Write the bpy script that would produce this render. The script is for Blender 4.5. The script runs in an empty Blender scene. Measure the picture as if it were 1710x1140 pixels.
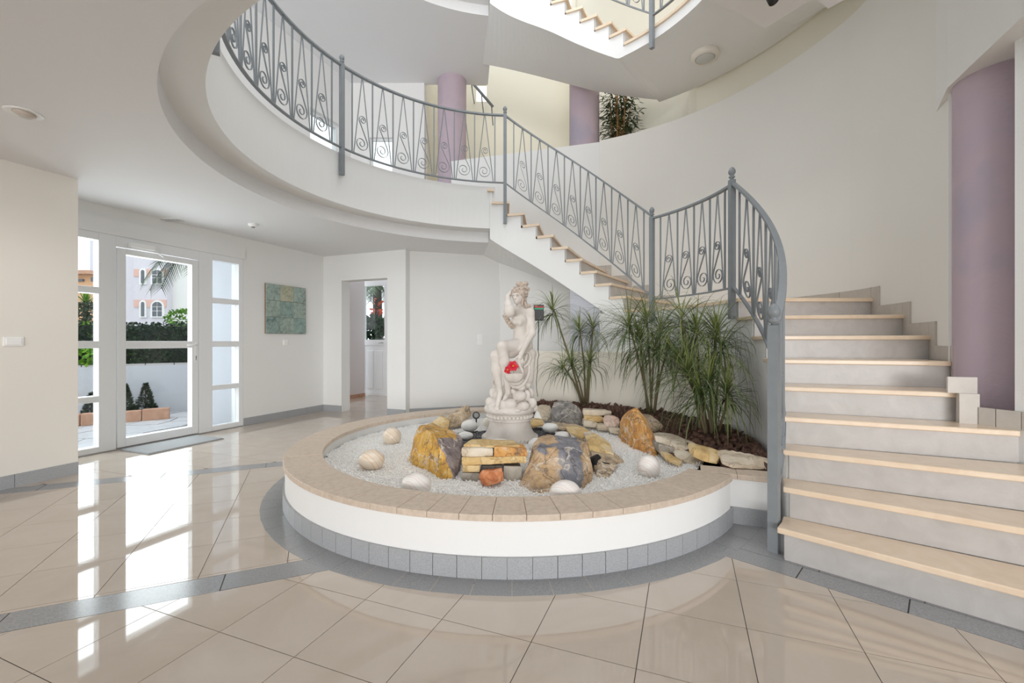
import bpy, bmesh, math, random
import numpy as np
from mathutils import Vector, Matrix, noise

rnd = random.Random(7)
sc = bpy.context.scene
COL = sc.collection

# ------------------------------------------------------------------ camera, sky, exposure
CAM_Z = 1.18
cam_d = bpy.data.cameras.new('camera')
cam_d.sensor_width = 36.0
cam_d.lens = 36.0 * 750.0 / 1710.0
cam_d.clip_start = 0.02
cam_d.clip_end = 300
cam = bpy.data.objects.new('camera', cam_d)
cam.location = (0, 0, CAM_Z)
cam.rotation_euler = (math.radians(90), 0, 0)
COL.objects.link(cam)
sc.camera = cam

world = bpy.data.worlds.new('sky')
sc.world = world
world.use_nodes = True
wn = world.node_tree.nodes
wn['Background'].inputs['Color'].default_value = (0.93, 0.965, 1.0, 1)
wn['Background'].inputs['Strength'].default_value = 1.35

sc.view_settings.view_transform = 'Standard'
sc.view_settings.look = 'None'
sc.view_settings.gamma = 1.0
sc.view_settings.use_curve_mapping = False
sc.view_settings.exposure = 0.54
sc.cycles.max_bounces = 14
sc.cycles.diffuse_bounces = 8
sc.cycles.glossy_bounces = 5
sc.cycles.transparent_max_bounces = 16
sc.cycles.caustics_reflective = False
sc.cycles.caustics_refractive = False
sc.cycles.sample_clamp_indirect = 8.0


def area(name, loc, rot, sx, sy, power, col, label=None):
    l = bpy.data.lights.new(name, 'AREA')
    l.shape = 'RECTANGLE'; l.size = sx; l.size_y = sy; l.energy = power; l.color = col
    o = bpy.data.objects.new(name, l)
    o.location = loc; o.rotation_euler = rot
    COL.objects.link(o)
    return o

SA_, CA_ = math.sin(math.radians(21.2)), math.cos(math.radians(21.2))
# added area lamps brightening the stair well and hall in place of daylight
area('well_top_fill', (0.3, 4.2, 8.1), (0, 0, 0), 3.6, 3.6, 40, (0.96, 0.98, 1.0))  # unseen lamp added above the well as fill
area('rear_fill', (-1.5, -20, 2.2), (math.radians(90), 0, 0), 13, 4.5, 1650, (1.0, 0.985, 0.965))  # fill lamp added far behind the camera, no window there
area('door_fill', (CA_*-6.08+SA_*3.22, SA_*6.08+CA_*3.22, 1.2), (0, math.radians(-90), math.radians(-21.2)), 2.1, 1.55, 36, (0.93, 0.965, 1.0))  # extra lamp added outside the door to brighten the hall

# ------------------------------------------------------------------ frames of reference
CX, CY = 0.0, 4.08                 # axis of the round stairwell
F2 = 3.325                         # storey height
def pol(b, r, z=0.0):
    a = math.radians(b)
    return (CX + r*math.sin(a), CY + r*math.cos(a), z)
TA = math.radians(21.2)
SA, CA = math.sin(TA), math.cos(TA)
def ed(e, d, z=0.0):               # along/away from the entrance wall
    return (CA*e + SA*d, -SA*e + CA*d, z)
def toed(x, y):
    return (CA*x - SA*y, SA*x + CA*y)
def at(px, py, Y):                 # a point Y metres ahead of the camera
    return ((px-855)/750*Y, Y, CAM_Z - (py-570)*Y/750)

# ------------------------------------------------------------------ materials
def nd(nt, t, loc=(0, 0)):
    n = nt.nodes.new(t); n.location = loc; return n

def new_mat(name):
    m = bpy.data.materials.new(name); m.use_nodes = True
    nt = m.node_tree
    return m, nt, nt.nodes['Principled BSDF']

def paint(name, col, rough=0.6, var=0.03, scale=3.0, bump=0.0, bscale=60.0, spec=0.5, metallic=0.0, coat=0.0):
    m, nt, b = new_mat(name)
    tc = nd(nt, 'ShaderNodeTexCoord')
    nz = nd(nt, 'ShaderNodeTexNoise'); nz.inputs['Scale'].default_value = scale; nz.inputs['Detail'].default_value = 4
    nt.links.new(tc.outputs['Object'], nz.inputs['Vector'])
    mr = nd(nt, 'ShaderNodeMapRange')
    mr.inputs['To Min'].default_value = 1-var; mr.inputs['To Max'].default_value = 1+var
    nt.links.new(nz.outputs['Fac'], mr.inputs['Value'])
    mx = nd(nt, 'ShaderNodeVectorMath'); mx.operation = 'SCALE'
    mx.inputs[0].default_value = col[:3]
    nt.links.new(mr.outputs['Result'], mx.inputs['Scale'])
    nt.links.new(mx.outputs['Vector'], b.inputs['Base Color'])
    b.inputs['Roughness'].default_value = rough
    b.inputs['Specular IOR Level'].default_value = spec
    b.inputs['Metallic'].default_value = metallic
    b.inputs['Coat Weight'].default_value = coat
    if bump > 0:
        n2 = nd(nt, 'ShaderNodeTexNoise'); n2.inputs['Scale'].default_value = bscale; n2.inputs['Detail'].default_value = 3
        nt.links.new(tc.outputs['Object'], n2.inputs['Vector'])
        bp = nd(nt, 'ShaderNodeBump'); bp.inputs['Strength'].default_value = bump; bp.inputs['Distance'].default_value = 0.01
        nt.links.new(n2.outputs['Fac'], bp.inputs['Height'])
        nt.links.new(bp.outputs['Normal'], b.inputs['Normal'])
    return m

def mottle(name, cols, scale=6.0, rough=0.75, bump=0.4, bscale=40, detail=8, dist=0.6, per_object=True, coat=0.0, wave=None, vein=None, alt=None):
    """natural stone: a ramp of colours over noise"""
    m, nt, b = new_mat(name)
    tc = nd(nt, 'ShaderNodeTexCoord')
    vec = tc.outputs['Object']
    if per_object:
        oi = nd(nt, 'ShaderNodeObjectInfo')
        ad = nd(nt, 'ShaderNodeVectorMath'); ad.operation = 'ADD'
        cb = nd(nt, 'ShaderNodeCombineXYZ')
        ml = nd(nt, 'ShaderNodeMath'); ml.operation = 'MULTIPLY'; ml.inputs[1].default_value = 37.0
        nt.links.new(oi.outputs['Random'], ml.inputs[0])
        for k in range(3): nt.links.new(ml.outputs[0], cb.inputs[k])
        nt.links.new(vec, ad.inputs[0]); nt.links.new(cb.outputs[0], ad.inputs[1])
        vec = ad.outputs[0]
    if wave:
        nz = nd(nt, 'ShaderNodeTexWave'); nz.inputs['Scale'].default_value = wave[0]
        nz.inputs['Distortion'].default_value = wave[1]; nz.inputs['Detail'].default_value = 3
        nz.bands_direction = 'DIAGONAL'
    else:
        nz = nd(nt, 'ShaderNodeTexNoise'); nz.inputs['Scale'].default_value = scale
        nz.inputs['Detail'].default_value = detail; nz.inputs['Distortion'].default_value = dist
        nz.inputs['Roughness'].default_value = 0.6
    nt.links.new(vec, nz.inputs['Vector'])
    cr = nd(nt, 'ShaderNodeValToRGB')
    el = cr.color_ramp.elements
    n = len(cols)
    for i, (p, c) in enumerate(cols):
        e = el[i] if i < 2 else el.new(p)
        e.position = p; e.color = (*c, 1)
    nt.links.new(nz.outputs['Fac'], cr.inputs['Fac'])
    colour = cr.outputs['Color']
    if alt:                          # a second kind of stone where the mesh says so, with a ragged border
        c2 = nd(nt, 'ShaderNodeValToRGB'); e2 = c2.color_ramp.elements
        for i, (p, c) in enumerate(alt):
            e = e2[i] if i < 2 else e2.new(p)
            e.position = p; e.color = (*c, 1)
        nt.links.new(nz.outputs['Fac'], c2.inputs['Fac'])
        ta = nd(nt, 'ShaderNodeAttribute'); ta.attribute_name = 'tone'
        nb = nd(nt, 'ShaderNodeTexNoise'); nb.inputs['Scale'].default_value = 11; nb.inputs['Detail'].default_value = 6
        nt.links.new(vec, nb.inputs['Vector'])
        m1 = nd(nt, 'ShaderNodeMath'); m1.operation = 'MULTIPLY_ADD'; m1.inputs[1].default_value = 1.3; m1.inputs[2].default_value = -0.65
        m2 = nd(nt, 'ShaderNodeMath'); m2.operation = 'ADD'
        m3 = nd(nt, 'ShaderNodeMapRange'); m3.inputs['From Min'].default_value = 0.42; m3.inputs['From Max'].default_value = 0.58
        nt.links.new(nb.outputs['Fac'], m1.inputs[0]); nt.links.new(m1.outputs[0], m2.inputs[0]); nt.links.new(ta.outputs['Fac'], m2.inputs[1]); nt.links.new(m2.outputs[0], m3.inputs['Value'])
        ma = nd(nt, 'ShaderNodeMix'); ma.data_type = 'RGBA'
        nt.links.new(m3.outputs['Result'], ma.inputs['Factor']); nt.links.new(colour, ma.inputs[6]); nt.links.new(c2.outputs['Color'], ma.inputs[7]); colour = ma.outputs[2]
    if vein:
        for (vs, width, vc, amt) in vein:
            nv = nd(nt, 'ShaderNodeTexNoise'); nv.inputs['Scale'].default_value = vs; nv.inputs['Detail'].default_value = 7; nv.inputs['Distortion'].default_value = 0.4
            nt.links.new(vec, nv.inputs['Vector'])
            sb = nd(nt, 'ShaderNodeMath'); sb.operation = 'SUBTRACT'; sb.inputs[1].default_value = 0.5
            ab = nd(nt, 'ShaderNodeMath'); ab.operation = 'ABSOLUTE'
            mr = nd(nt, 'ShaderNodeMapRange'); mr.inputs['From Max'].default_value = width; mr.inputs['To Min'].default_value = amt; mr.inputs['To Max'].default_value = 0.0
            nt.links.new(nv.outputs['Fac'], sb.inputs[0]); nt.links.new(sb.outputs[0], ab.inputs[0]); nt.links.new(ab.outputs[0], mr.inputs['Value'])
            mv = nd(nt, 'ShaderNodeMix'); mv.data_type = 'RGBA'; mv.inputs[7].default_value = (*vc, 1)
            nt.links.new(mr.outputs['Result'], mv.inputs['Factor']); nt.links.new(colour, mv.inputs[6]); colour = mv.outputs[2]
    nt.links.new(colour, b.inputs['Base Color'])
    b.inputs['Roughness'].default_value = rough
    b.inputs['Coat Weight'].default_value = coat
    if bump:
        n2 = nd(nt, 'ShaderNodeTexNoise'); n2.inputs['Scale'].default_value = bscale; n2.inputs['Detail'].default_value = 6
        nt.links.new(vec, n2.inputs['Vector'])
        bp = nd(nt, 'ShaderNodeBump'); bp.inputs['Strength'].default_value = bump; bp.inputs['Distance'].default_value = 0.02
        nt.links.new(n2.outputs['Fac'], bp.inputs['Height'])
        nt.links.new(bp.outputs['Normal'], b.inputs['Normal'])
    return m

def glass_mat():
    m, nt, b = new_mat('pane glass')
    nt.nodes.remove(b)
    out = nt.nodes['Material Output']
    tr = nd(nt, 'ShaderNodeBsdfTransparent'); tr.inputs['Color'].default_value = (0.93, 0.96, 0.96, 1)
    gl = nd(nt, 'ShaderNodeBsdfGlossy'); gl.inputs['Roughness'].default_value = 0.02
    lw = nd(nt, 'ShaderNodeLayerWeight'); lw.inputs['Blend'].default_value = 0.5
    pw = nd(nt, 'ShaderNodeMath'); pw.operation = 'POWER'; pw.inputs[1].default_value = 5.0
    fr = nd(nt, 'ShaderNodeMath'); fr.operation = 'MULTIPLY_ADD'; fr.inputs[1].default_value = 0.7; fr.inputs[2].default_value = 0.03
    nt.links.new(lw.outputs['Facing'], pw.inputs[0]); nt.links.new(pw.outputs[0], fr.inputs[0])
    mx = nd(nt, 'ShaderNodeMixShader')
    nt.links.new(fr.outputs[0], mx.inputs[0]); nt.links.new(tr.outputs[0], mx.inputs[1]); nt.links.new(gl.outputs[0], mx.inputs[2])
    nt.links.new(mx.outputs[0], out.inputs['Surface'])
    return m

def leaf_mat(name, c1, c2, rough=0.5):
    m, nt, b = new_mat(name)
    at_ = nd(nt, 'ShaderNodeAttribute'); at_.attribute_name = 'tone'
    mx = nd(nt, 'ShaderNodeMix'); mx.data_type = 'RGBA'
    nt.links.new(at_.outputs['Fac'], mx.inputs['Factor'])
    mx.inputs[6].default_value = (*c1, 1); mx.inputs[7].default_value = (*c2, 1)
    nt.links.new(mx.outputs[2], b.inputs['Base Color'])
    b.inputs['Roughness'].default_value = rough
    return m

WHITE = paint('white wall paint', (0.80, 0.80, 0.79), 0.75, 0.02, 1.5, 0.08, 140)
CEIL = paint('white ceiling paint', (0.79, 0.79, 0.80), 0.8, 0.015, 1.0, 0.05, 120)
CREAM = paint('cream wall paint', (0.80, 0.765, 0.655), 0.75, 0.02, 1.5, 0.06, 120)
TOWER = paint('soft white wall paint', (0.80, 0.785, 0.75), 0.75, 0.025, 1.2, 0.06, 120)
WARM = paint('warm white wall paint', (0.80, 0.765, 0.71), 0.75, 0.02, 1.5, 0.06, 120)
LOWCREAM = paint('pale cream plaster', (0.80, 0.75, 0.66), 0.75, 0.03, 2.0, 0.1, 100)
PANELGREY = paint('grey painted panel', (0.50, 0.51, 0.56), 0.7, 0.02, 2.0)  # plain grey of the triangular panel under the flight
PURPLE = mottle('mauve plaster column', [(0.3, (0.40, 0.36, 0.44)), (0.5, (0.50, 0.40, 0.455)), (0.7, (0.46, 0.38, 0.45))], 1.6, 0.65, 0.15, 30, 3, 0.2, False)
FRAME = paint('white painted aluminium', (0.80, 0.81, 0.82), 0.35, 0.01, 2)
IRON = paint('grey painted iron', (0.215, 0.235, 0.25), 0.42, 0.10, 14, 0.05, 80, 0.5, 0.0)
TILE = mottle('polished ivory tile', [(0.3, (0.49, 0.415, 0.345)), (0.7, (0.54, 0.465, 0.395))], 2.2, 0.035, 0.0, 40, 4, 1.0)
TILE.node_tree.nodes['Principled BSDF'].inputs['Specular IOR Level'].default_value = 0.9
GREYTILE = mottle('grey granite tile', [(0.35, (0.24, 0.243, 0.25)), (0.65, (0.33, 0.333, 0.34))], 160, 0.16, 0.0, 40, 3, 0.0)
GREYSKIRT = mottle('grey speckled skirting', [(0.35, (0.31, 0.32, 0.335)), (0.65, (0.41, 0.42, 0.435))], 180, 0.35, 0.0, 40, 3, 0.0)
GROUT = paint('dark grout', (0.10, 0.09, 0.085), 0.9)
COPING = mottle('buff stone coping', [(0.3, (0.52, 0.42, 0.335)), (0.5, (0.60, 0.495, 0.40)), (0.7, (0.65, 0.54, 0.44))], 30, 0.55, 0.15, 120, 5, 0.2)
TREAD = mottle('cream marble tread', [(0.3, (0.72, 0.56, 0.41)), (0.7, (0.79, 0.65, 0.50))], 5, 0.22, 0.0, 40, 5, 1.5)
RISER = mottle('grey stone riser', [(0.3, (0.44, 0.42, 0.405)), (0.7, (0.52, 0.50, 0.485))], 7, 0.3, 0.03, 60, 6, 1.0)
SKIRT2 = mottle('beige stone skirting', [(0.3, (0.48, 0.44, 0.40)), (0.7, (0.56, 0.52, 0.47))], 7, 0.3, 0.0, 60, 6, 1.0)
GLASS = glass_mat()
STEEL = paint('brushed steel', (0.5, 0.5, 0.5), 0.35, 0.03, 20, 0, 1, 0.5, 0.9)
BLACK = paint('black plastic', (0.015, 0.015, 0.016), 0.45)
PLASTIC = paint('white plastic', (0.88, 0.88, 0.87), 0.4, 0.01)
STATUE = mottle('weathered cast stone', [(0.25, (0.56, 0.50, 0.45)), (0.5, (0.72, 0.67, 0.62)), (0.8, (0.78, 0.74, 0.70))], 5, 0.7, 0.12, 90, 5, 0.4, False)
HAIRST = mottle('brown tinted cast stone', [(0.3, (0.34, 0.26, 0.20)), (0.6, (0.60, 0.51, 0.44)), (0.85, (0.70, 0.62, 0.55))], 40, 0.75, 0.3, 90, 4, 0.8, False)
ROCK_OCHRE = mottle('ochre and grey rock', [(0.30, (0.25, 0.15, 0.07)), (0.42, (0.50, 0.28, 0.08)), (0.52, (0.68, 0.38, 0.06)), (0.60, (0.72, 0.45, 0.12)), (0.72, (0.66, 0.50, 0.36))], 9, 0.85, 1.0, 30, 12, 0.25, vein=[(3.5, 0.018, (0.74, 0.66, 0.56), 0.75), (5.0, 0.014, (0.07, 0.05, 0.04), 0.7), (16.0, 0.03, (0.12, 0.09, 0.07), 0.35)], alt=[(0.30, (0.15, 0.12, 0.12)), (0.45, (0.27, 0.22, 0.22)), (0.58, (0.36, 0.30, 0.29)), (0.72, (0.58, 0.48, 0.43))])
ROCK_BROWN = mottle('brown and slate rock', [(0.28, (0.20, 0.17, 0.16)), (0.40, (0.42, 0.29, 0.18)), (0.50, (0.55, 0.37, 0.20)), (0.60, (0.58, 0.42, 0.28)), (0.72, (0.68, 0.56, 0.44))], 9, 0.85, 1.0, 30, 12, 0.25, vein=[(3.5, 0.018, (0.74, 0.66, 0.56), 0.75), (5.0, 0.014, (0.07, 0.05, 0.04), 0.7), (16.0, 0.03, (0.12, 0.09, 0.07), 0.35)], alt=[(0.30, (0.12, 0.12, 0.14)), (0.50, (0.22, 0.22, 0.245)), (0.62, (0.30, 0.29, 0.31)), (0.75, (0.50, 0.45, 0.40))])
ROCK_ORANGE = mottle('orange rock', [(0.30, (0.33, 0.20, 0.11)), (0.45, (0.62, 0.30, 0.09)), (0.56, (0.70, 0.38, 0.12)), (0.70, (0.70, 0.54, 0.42))], 9, 0.85, 1.0, 30, 12, 0.25, vein=[(3.5, 0.018, (0.74, 0.66, 0.56), 0.75), (5.0, 0.014, (0.07, 0.05, 0.04), 0.7), (16.0, 0.03, (0.12, 0.09, 0.07), 0.35)])
ROCK_GREY = mottle('grey rock', [(0.30, (0.12, 0.115, 0.11)), (0.48, (0.27, 0.255, 0.24)), (0.62, (0.42, 0.39, 0.36)), (0.75, (0.60, 0.54, 0.46))], 9, 0.85, 1.0, 30, 12, 0.25, vein=[(3.5, 0.018, (0.74, 0.66, 0.56), 0.75), (5.0, 0.014, (0.07, 0.05, 0.04), 0.7), (16.0, 0.03, (0.12, 0.09, 0.07), 0.35)])
ROCK_TAN = mottle('tan rock', [(0.32, (0.26, 0.20, 0.14)), (0.48, (0.52, 0.40, 0.27)), (0.65, (0.64, 0.50, 0.34))], 9, 0.85, 1.0, 30, 12, 0.25, vein=[(3.5, 0.018, (0.74, 0.66, 0.56), 0.75), (5.0, 0.014, (0.07, 0.05, 0.04), 0.7), (16.0, 0.03, (0.12, 0.09, 0.07), 0.35)])
SLAB_YELLOW = mottle('yellow sandstone slab', [(0.30, (0.42, 0.27, 0.12)), (0.48, (0.66, 0.46, 0.20)), (0.65, (0.74, 0.60, 0.38))], 6, 0.8, 0.5, 30, 8, 0.4, vein=[(6.0, 0.02, (0.16, 0.11, 0.06), 0.5)])
SLAB_BEIGE = mottle('beige sandstone slab', [(0.30, (0.42, 0.34, 0.25)), (0.48, (0.64, 0.54, 0.41)), (0.65, (0.74, 0.66, 0.54))], 6, 0.8, 0.5, 30, 8, 0.4, vein=[(6.0, 0.02, (0.16, 0.11, 0.06), 0.5)])
SLAB_GREY = mottle('grey sandstone slab', [(0.30, (0.18, 0.165, 0.14)), (0.48, (0.32, 0.29, 0.25)), (0.65, (0.46, 0.42, 0.35))], 6, 0.8, 0.5, 30, 8, 0.4, vein=[(6.0, 0.02, (0.16, 0.11, 0.06), 0.5)])
CORAL = mottle('orange crystal rock', [(0.30, (0.40, 0.10, 0.03)), (0.5, (0.68, 0.25, 0.10)), (0.7, (0.76, 0.45, 0.28))], 14, 0.6, 0.9, 40, 8, 1.0)
PINKROCK = mottle('pale pink rock', [(0.30, (0.50, 0.26, 0.18)), (0.5, (0.72, 0.52, 0.42)), (0.7, (0.78, 0.68, 0.60))], 14, 0.6, 0.9, 40, 8, 1.0)
PEBBLE = paint('white pebble', (0.83, 0.82, 0.79), 0.45, 0.03, 6, 0.03, 30)
ONYX = mottle('veined onyx', [(0.0, (0.72, 0.62, 0.50)), (0.55, (0.74, 0.64, 0.52)), (0.72, (0.62, 0.36, 0.20)), (0.80, (0.73, 0.62, 0.50)), (1.0, (0.76, 0.66, 0.54))], 3, 0.3, 0.0, 40, 2, 0.0, True, 0.2, (5.0, 3.0))
ONYX_WHITE = mottle('white veined stone', [(0.0, (0.78, 0.75, 0.71)), (0.60, (0.80, 0.76, 0.72)), (0.74, (0.62, 0.38, 0.34)), (0.80, (0.80, 0.76, 0.72)), (0.92, (0.78, 0.74, 0.70))], 3, 0.4, 0.0, 40, 2, 0.0, True, 0.1, (7.0, 4.5))
GRAVEL = paint('white marble chippings', (0.96, 0.95, 0.93), 0.7, 0.10, 150)
DARKGRAVEL = mottle('dark slate chippings', [(0.35, (0.05, 0.052, 0.06)), (0.55, (0.14, 0.14, 0.15)), (0.7, (0.42, 0.41, 0.40))], 90, 0.6, 0, 40, 2, 0, False)
BARK = mottle('brown bark mulch', [(0.3, (0.05, 0.027, 0.019)), (0.5, (0.12, 0.062, 0.042)), (0.7, (0.24, 0.135, 0.10))], 30, 0.85, 0.5, 80, 4, 0.5, False)
LEAF = leaf_mat('narrow dark green leaf', (0.026, 0.058, 0.018), (0.26, 0.31, 0.09), 0.42)
LEAF2 = leaf_mat('bamboo leaf', (0.03, 0.06, 0.02), (0.16, 0.22, 0.09), 0.5)
HEDGE = leaf_mat('hedge leaf', (0.006, 0.02, 0.008), (0.035, 0.085, 0.03), 0.6)
CONIF = leaf_mat('conifer needle', (0.012, 0.03, 0.012), (0.06, 0.11, 0.045), 0.6)
BRIGHTLEAF = leaf_mat('bright green leaf', (0.06, 0.20, 0.01), (0.25, 0.50, 0.03), 0.5)
PALMLEAF = leaf_mat('palm leaf', (0.02, 0.045, 0.02), (0.10, 0.18, 0.06), 0.5)
STEM = paint('green brown stem', (0.16, 0.13, 0.07), 0.7, 0.2, 20)
CANE = paint('golden cane', (0.42, 0.24, 0.09), 0.5, 0.2, 20)
DARKSTEM = paint('dark stem', (0.07, 0.055, 0.045), 0.8, 0.2, 20)
RED = paint('red petal', (0.60, 0.008, 0.03), 0.5, 0.15, 20)
YELLOW = paint('yellow stamen', (0.75, 0.42, 0.05), 0.6)
TERRA = mottle('terracotta block', [(0.3, (0.45, 0.24, 0.15)), (0.7, (0.60, 0.36, 0.25))], 8, 0.8, 0.2)

# ------------------------------------------------------------------ object helpers
def link(o, parent=None):
    COL.objects.link(o)
    if parent is not None: o.parent = parent
    return o

def tag(o, label=None, cat=None, group=None, kind=None):
    if label: o['label'] = label
    if cat: o['category'] = cat
    if group: o['group'] = group
    if kind: o['kind'] = kind
    return o

def empty(name, loc=(0, 0, 0)):
    o = bpy.data.objects.new(name, None)
    o.empty_display_size = 0.1
    o.location = loc
    COL.objects.link(o)
    return o

def thing(name, label, cat, loc=(0, 0, 0), group=None):
    return tag(empty(name, loc), label, cat, group)

def raw(name, verts, faces, mat, parent=None, smooth=False, tone=None):
    me = bpy.data.meshes.new(name)
    me.from_pydata([tuple(v) for v in verts], [], [tuple(f) for f in faces])
    me.update()
    if isinstance(mat, (list, tuple)):
        for m in mat: me.materials.append(m)
    else:
        me.materials.append(mat)
    if smooth: me.polygons.foreach_set('use_smooth', [True]*len(me.polygons))
    if tone is not None:
        a = me.attributes.new('tone', 'FLOAT', 'POINT')
        a.data.foreach_set('value', tone)
    o = bpy.data.objects.new(name, me)
    if parent is not None:
        o.parent = parent
        off = Vector(parent.location)
        p = parent.parent
        while p is not None:
            off += Vector(p.location); p = p.parent
        if off.length > 0:
            me.transform(Matrix.Translation(-off))
    COL.objects.link(o)
    return o

class MB:
    """collects simple shapes, links them as ONE mesh"""
    def __init__(s): s.v = []; s.f = []; s.tone = []
    def add(s, vs, fs, tone=0.0):
        n = len(s.v); s.v += [tuple(v) for v in vs]; s.f += [tuple(i+n for i in f) for f in fs]
        s.tone += [tone]*len(vs)
        return s
    def prism(s, poly, z0, z1):
        """closed prism over a ccw/cw xy polygon; z may be lists"""
        n = len(poly)
        a = z0 if isinstance(z0, (list, tuple)) else [z0]*n
        b = z1 if isinstance(z1, (list, tuple)) else [z1]*n
        area2 = sum(poly[i][0]*poly[(i+1) % n][1]-poly[(i+1) % n][0]*poly[i][1] for i in range(n))
        idx = range(n)
        if area2 < 0:
            poly = poly[::-1]; a = list(a)[::-1]; b = list(b)[::-1]
        vs = [(p[0], p[1], a[i]) for i, p in enumerate(poly)] + [(p[0], p[1], b[i]) for i, p in enumerate(poly)]
        fs = [tuple(range(n))[::-1], tuple(range(n, 2*n))] + [(i, (i+1) % n, n+(i+1) % n, n+i) for i in idx]
        return s.add(vs, fs)
    def box(s, x0, x1, y0, y1, z0, z1):
        return s.prism([(x0, y0), (x1, y0), (x1, y1), (x0, y1)], z0, z1)
    def ebox(s, e0, e1, d0, d1, z0, z1):
        return s.prism([ed(e0, d0)[:2], ed(e1, d0)[:2], ed(e1, d1)[:2], ed(e0, d1)[:2]], z0, z1)
    def line(s, p, q, w, z0, z1, side=0):
        """wall-like box from p to q (xy), width w to the given side (+1 left, -1 right, 0 both)"""
        dx, dy = q[0]-p[0], q[1]-p[1]; L = math.hypot(dx, dy); nx, ny = -dy/L*w, dx/L*w
        if side == 0: a, b = -.5, .5
        elif side > 0: a, b = 0, 1
        else: a, b = -1, 0
        return s.prism([(p[0]+nx*a, p[1]+ny*a), (q[0]+nx*a, q[1]+ny*a), (q[0]+nx*b, q[1]+ny*b), (p[0]+nx*b, p[1]+ny*b)], z0, z1)
    def tube(s, pts, r, n=8, cap=True, rect=None, up=(0, 0, 1)):
        """sweep; r number or list; rect=(w,h) gives a rectangular bar"""
        P = [Vector(p) for p in pts]; m = len(P)
        rs = r if isinstance(r, (list, tuple)) else [r]*m
        vs = []; fs = []
        if rect: n = 4
        U = Vector(up)
        for i, p in enumerate(P):
            t = (P[min(i+1, m-1)]-P[max(i-1, 0)])
            if t.length < 1e-9: t = Vector((0, 0, 1))
            t.normalize()
            u = U
            if abs(t.dot(u)) > 0.97: u = Vector((1, 0, 0)) if abs(t.x) < 0.9 else Vector((0, 1, 0))
            a = t.cross(u).normalized(); c = a.cross(t).normalized()
            if rect:
                w, h = rect[0]/2, rect[1]/2
                for (k, l) in ((-w, -h), (w, -h), (w, h), (-w, h)): vs.append(p+a*k+c*l)
            else:
                for j in range(n):
                    th = 2*math.pi*j/n
                    vs.append(p+(a*math.cos(th)+c*math.sin(th))*rs[i])
        for i in range(m-1):
            for j in range(n):
                fs.append((i*n+j, i*n+(j+1) % n, (i+1)*n+(j+1) % n, (i+1)*n+j))
        if cap:
            fs.append(tuple(range(n))[::-1]); fs.append(tuple(range((m-1)*n, m*n)))
        return s.add(vs, fs)
    def lathe(s, prof, n=24, c=(0, 0, 0), close=True):
        vs = []; fs = []; m = len(prof)
        for (r, z) in prof:
            for j in range(n):
                th = 2*math.pi*j/n
                vs.append((c[0]+r*math.cos(th), c[1]+r*math.sin(th), c[2]+z))
        for i in range(m-1):
            for j in range(n):
                fs.append((i*n+j, i*n+(j+1) % n, (i+1)*n+(j+1) % n, (i+1)*n+j))
        if close:
            fs.append(tuple(range(n))[::-1]); fs.append(tuple(range((m-1)*n, m*n)))
        return s.add(vs, fs)
    def ell(s, c, r, nu=12, nv=8, M=None):
        vs = []; fs = []
        for i in range(nv+1):
            ph = math.pi*i/nv
            for j in range(nu):
                th = 2*math.pi*j/nu
                p = Vector((r[0]*math.sin(ph)*math.cos(th), r[1]*math.sin(ph)*math.sin(th), r[2]*math.cos(ph)))
                if M is not None: p = M @ p
                vs.append((c[0]+p.x, c[1]+p.y, c[2]+p.z))
        for i in range(nv):
            for j in range(nu):
                fs.append((i*nu+j, (i+1)*nu+j, (i+1)*nu+(j+1) % nu, i*nu+(j+1) % nu))
        return s.add(vs, fs)
    def build(s, name, mat, parent=None, smooth=False, tone=False):
        return raw(name, s.v, s.f, mat, parent, smooth, s.tone if tone else None)

def structure(o, label=None):
    o['kind'] = 'structure'
    if label: o['label'] = label
    return o

def bevel(o, w=0.004, seg=2):
    m = o.modifiers.new('edge', 'BEVEL'); m.width = w; m.segments = seg; m.limit_method = 'ANGLE'; m.angle_limit = math.radians(40)
    return o

def autosmooth(o, deg=40):
    me = o.data
    me.polygons.foreach_set('use_smooth', [True]*len(me.polygons))
    bm = bmesh.new(); bm.from_mesh(me)
    a = math.radians(deg)
    for e in bm.edges:
        if len(e.link_faces) == 2 and e.calc_face_angle(0) > a: e.smooth = False
    bm.to_mesh(me); bm.free()
    return o

def clip(poly, n, c):
    """keep the part of a convex polygon with n.p <= c"""
    out = []
    m = len(poly)
    for i in range(m):
        p, q = poly[i], poly[(i+1) % m]
        dp, dq = n[0]*p[0]+n[1]*p[1]-c, n[0]*q[0]+n[1]*q[1]-c
        if dp <= 0: out.append(p)
        if (dp < 0 < dq) or (dq < 0 < dp):
            t = dp/(dp-dq); out.append((p[0]+(q[0]-p[0])*t, p[1]+(q[1]-p[1])*t))
    return out

def parea(poly):
    n = len(poly)
    return abs(sum(poly[i][0]*poly[(i+1) % n][1]-poly[(i+1) % n][0]*poly[i][1] for i in range(n)))/2 if n > 2 else 0

def arc(b0, b1, step=3.0):
    n = max(1, int(math.ceil(abs(b1-b0)/step)))
    return [b0+(b1-b0)*i/n for i in range(n+1)]

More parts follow.
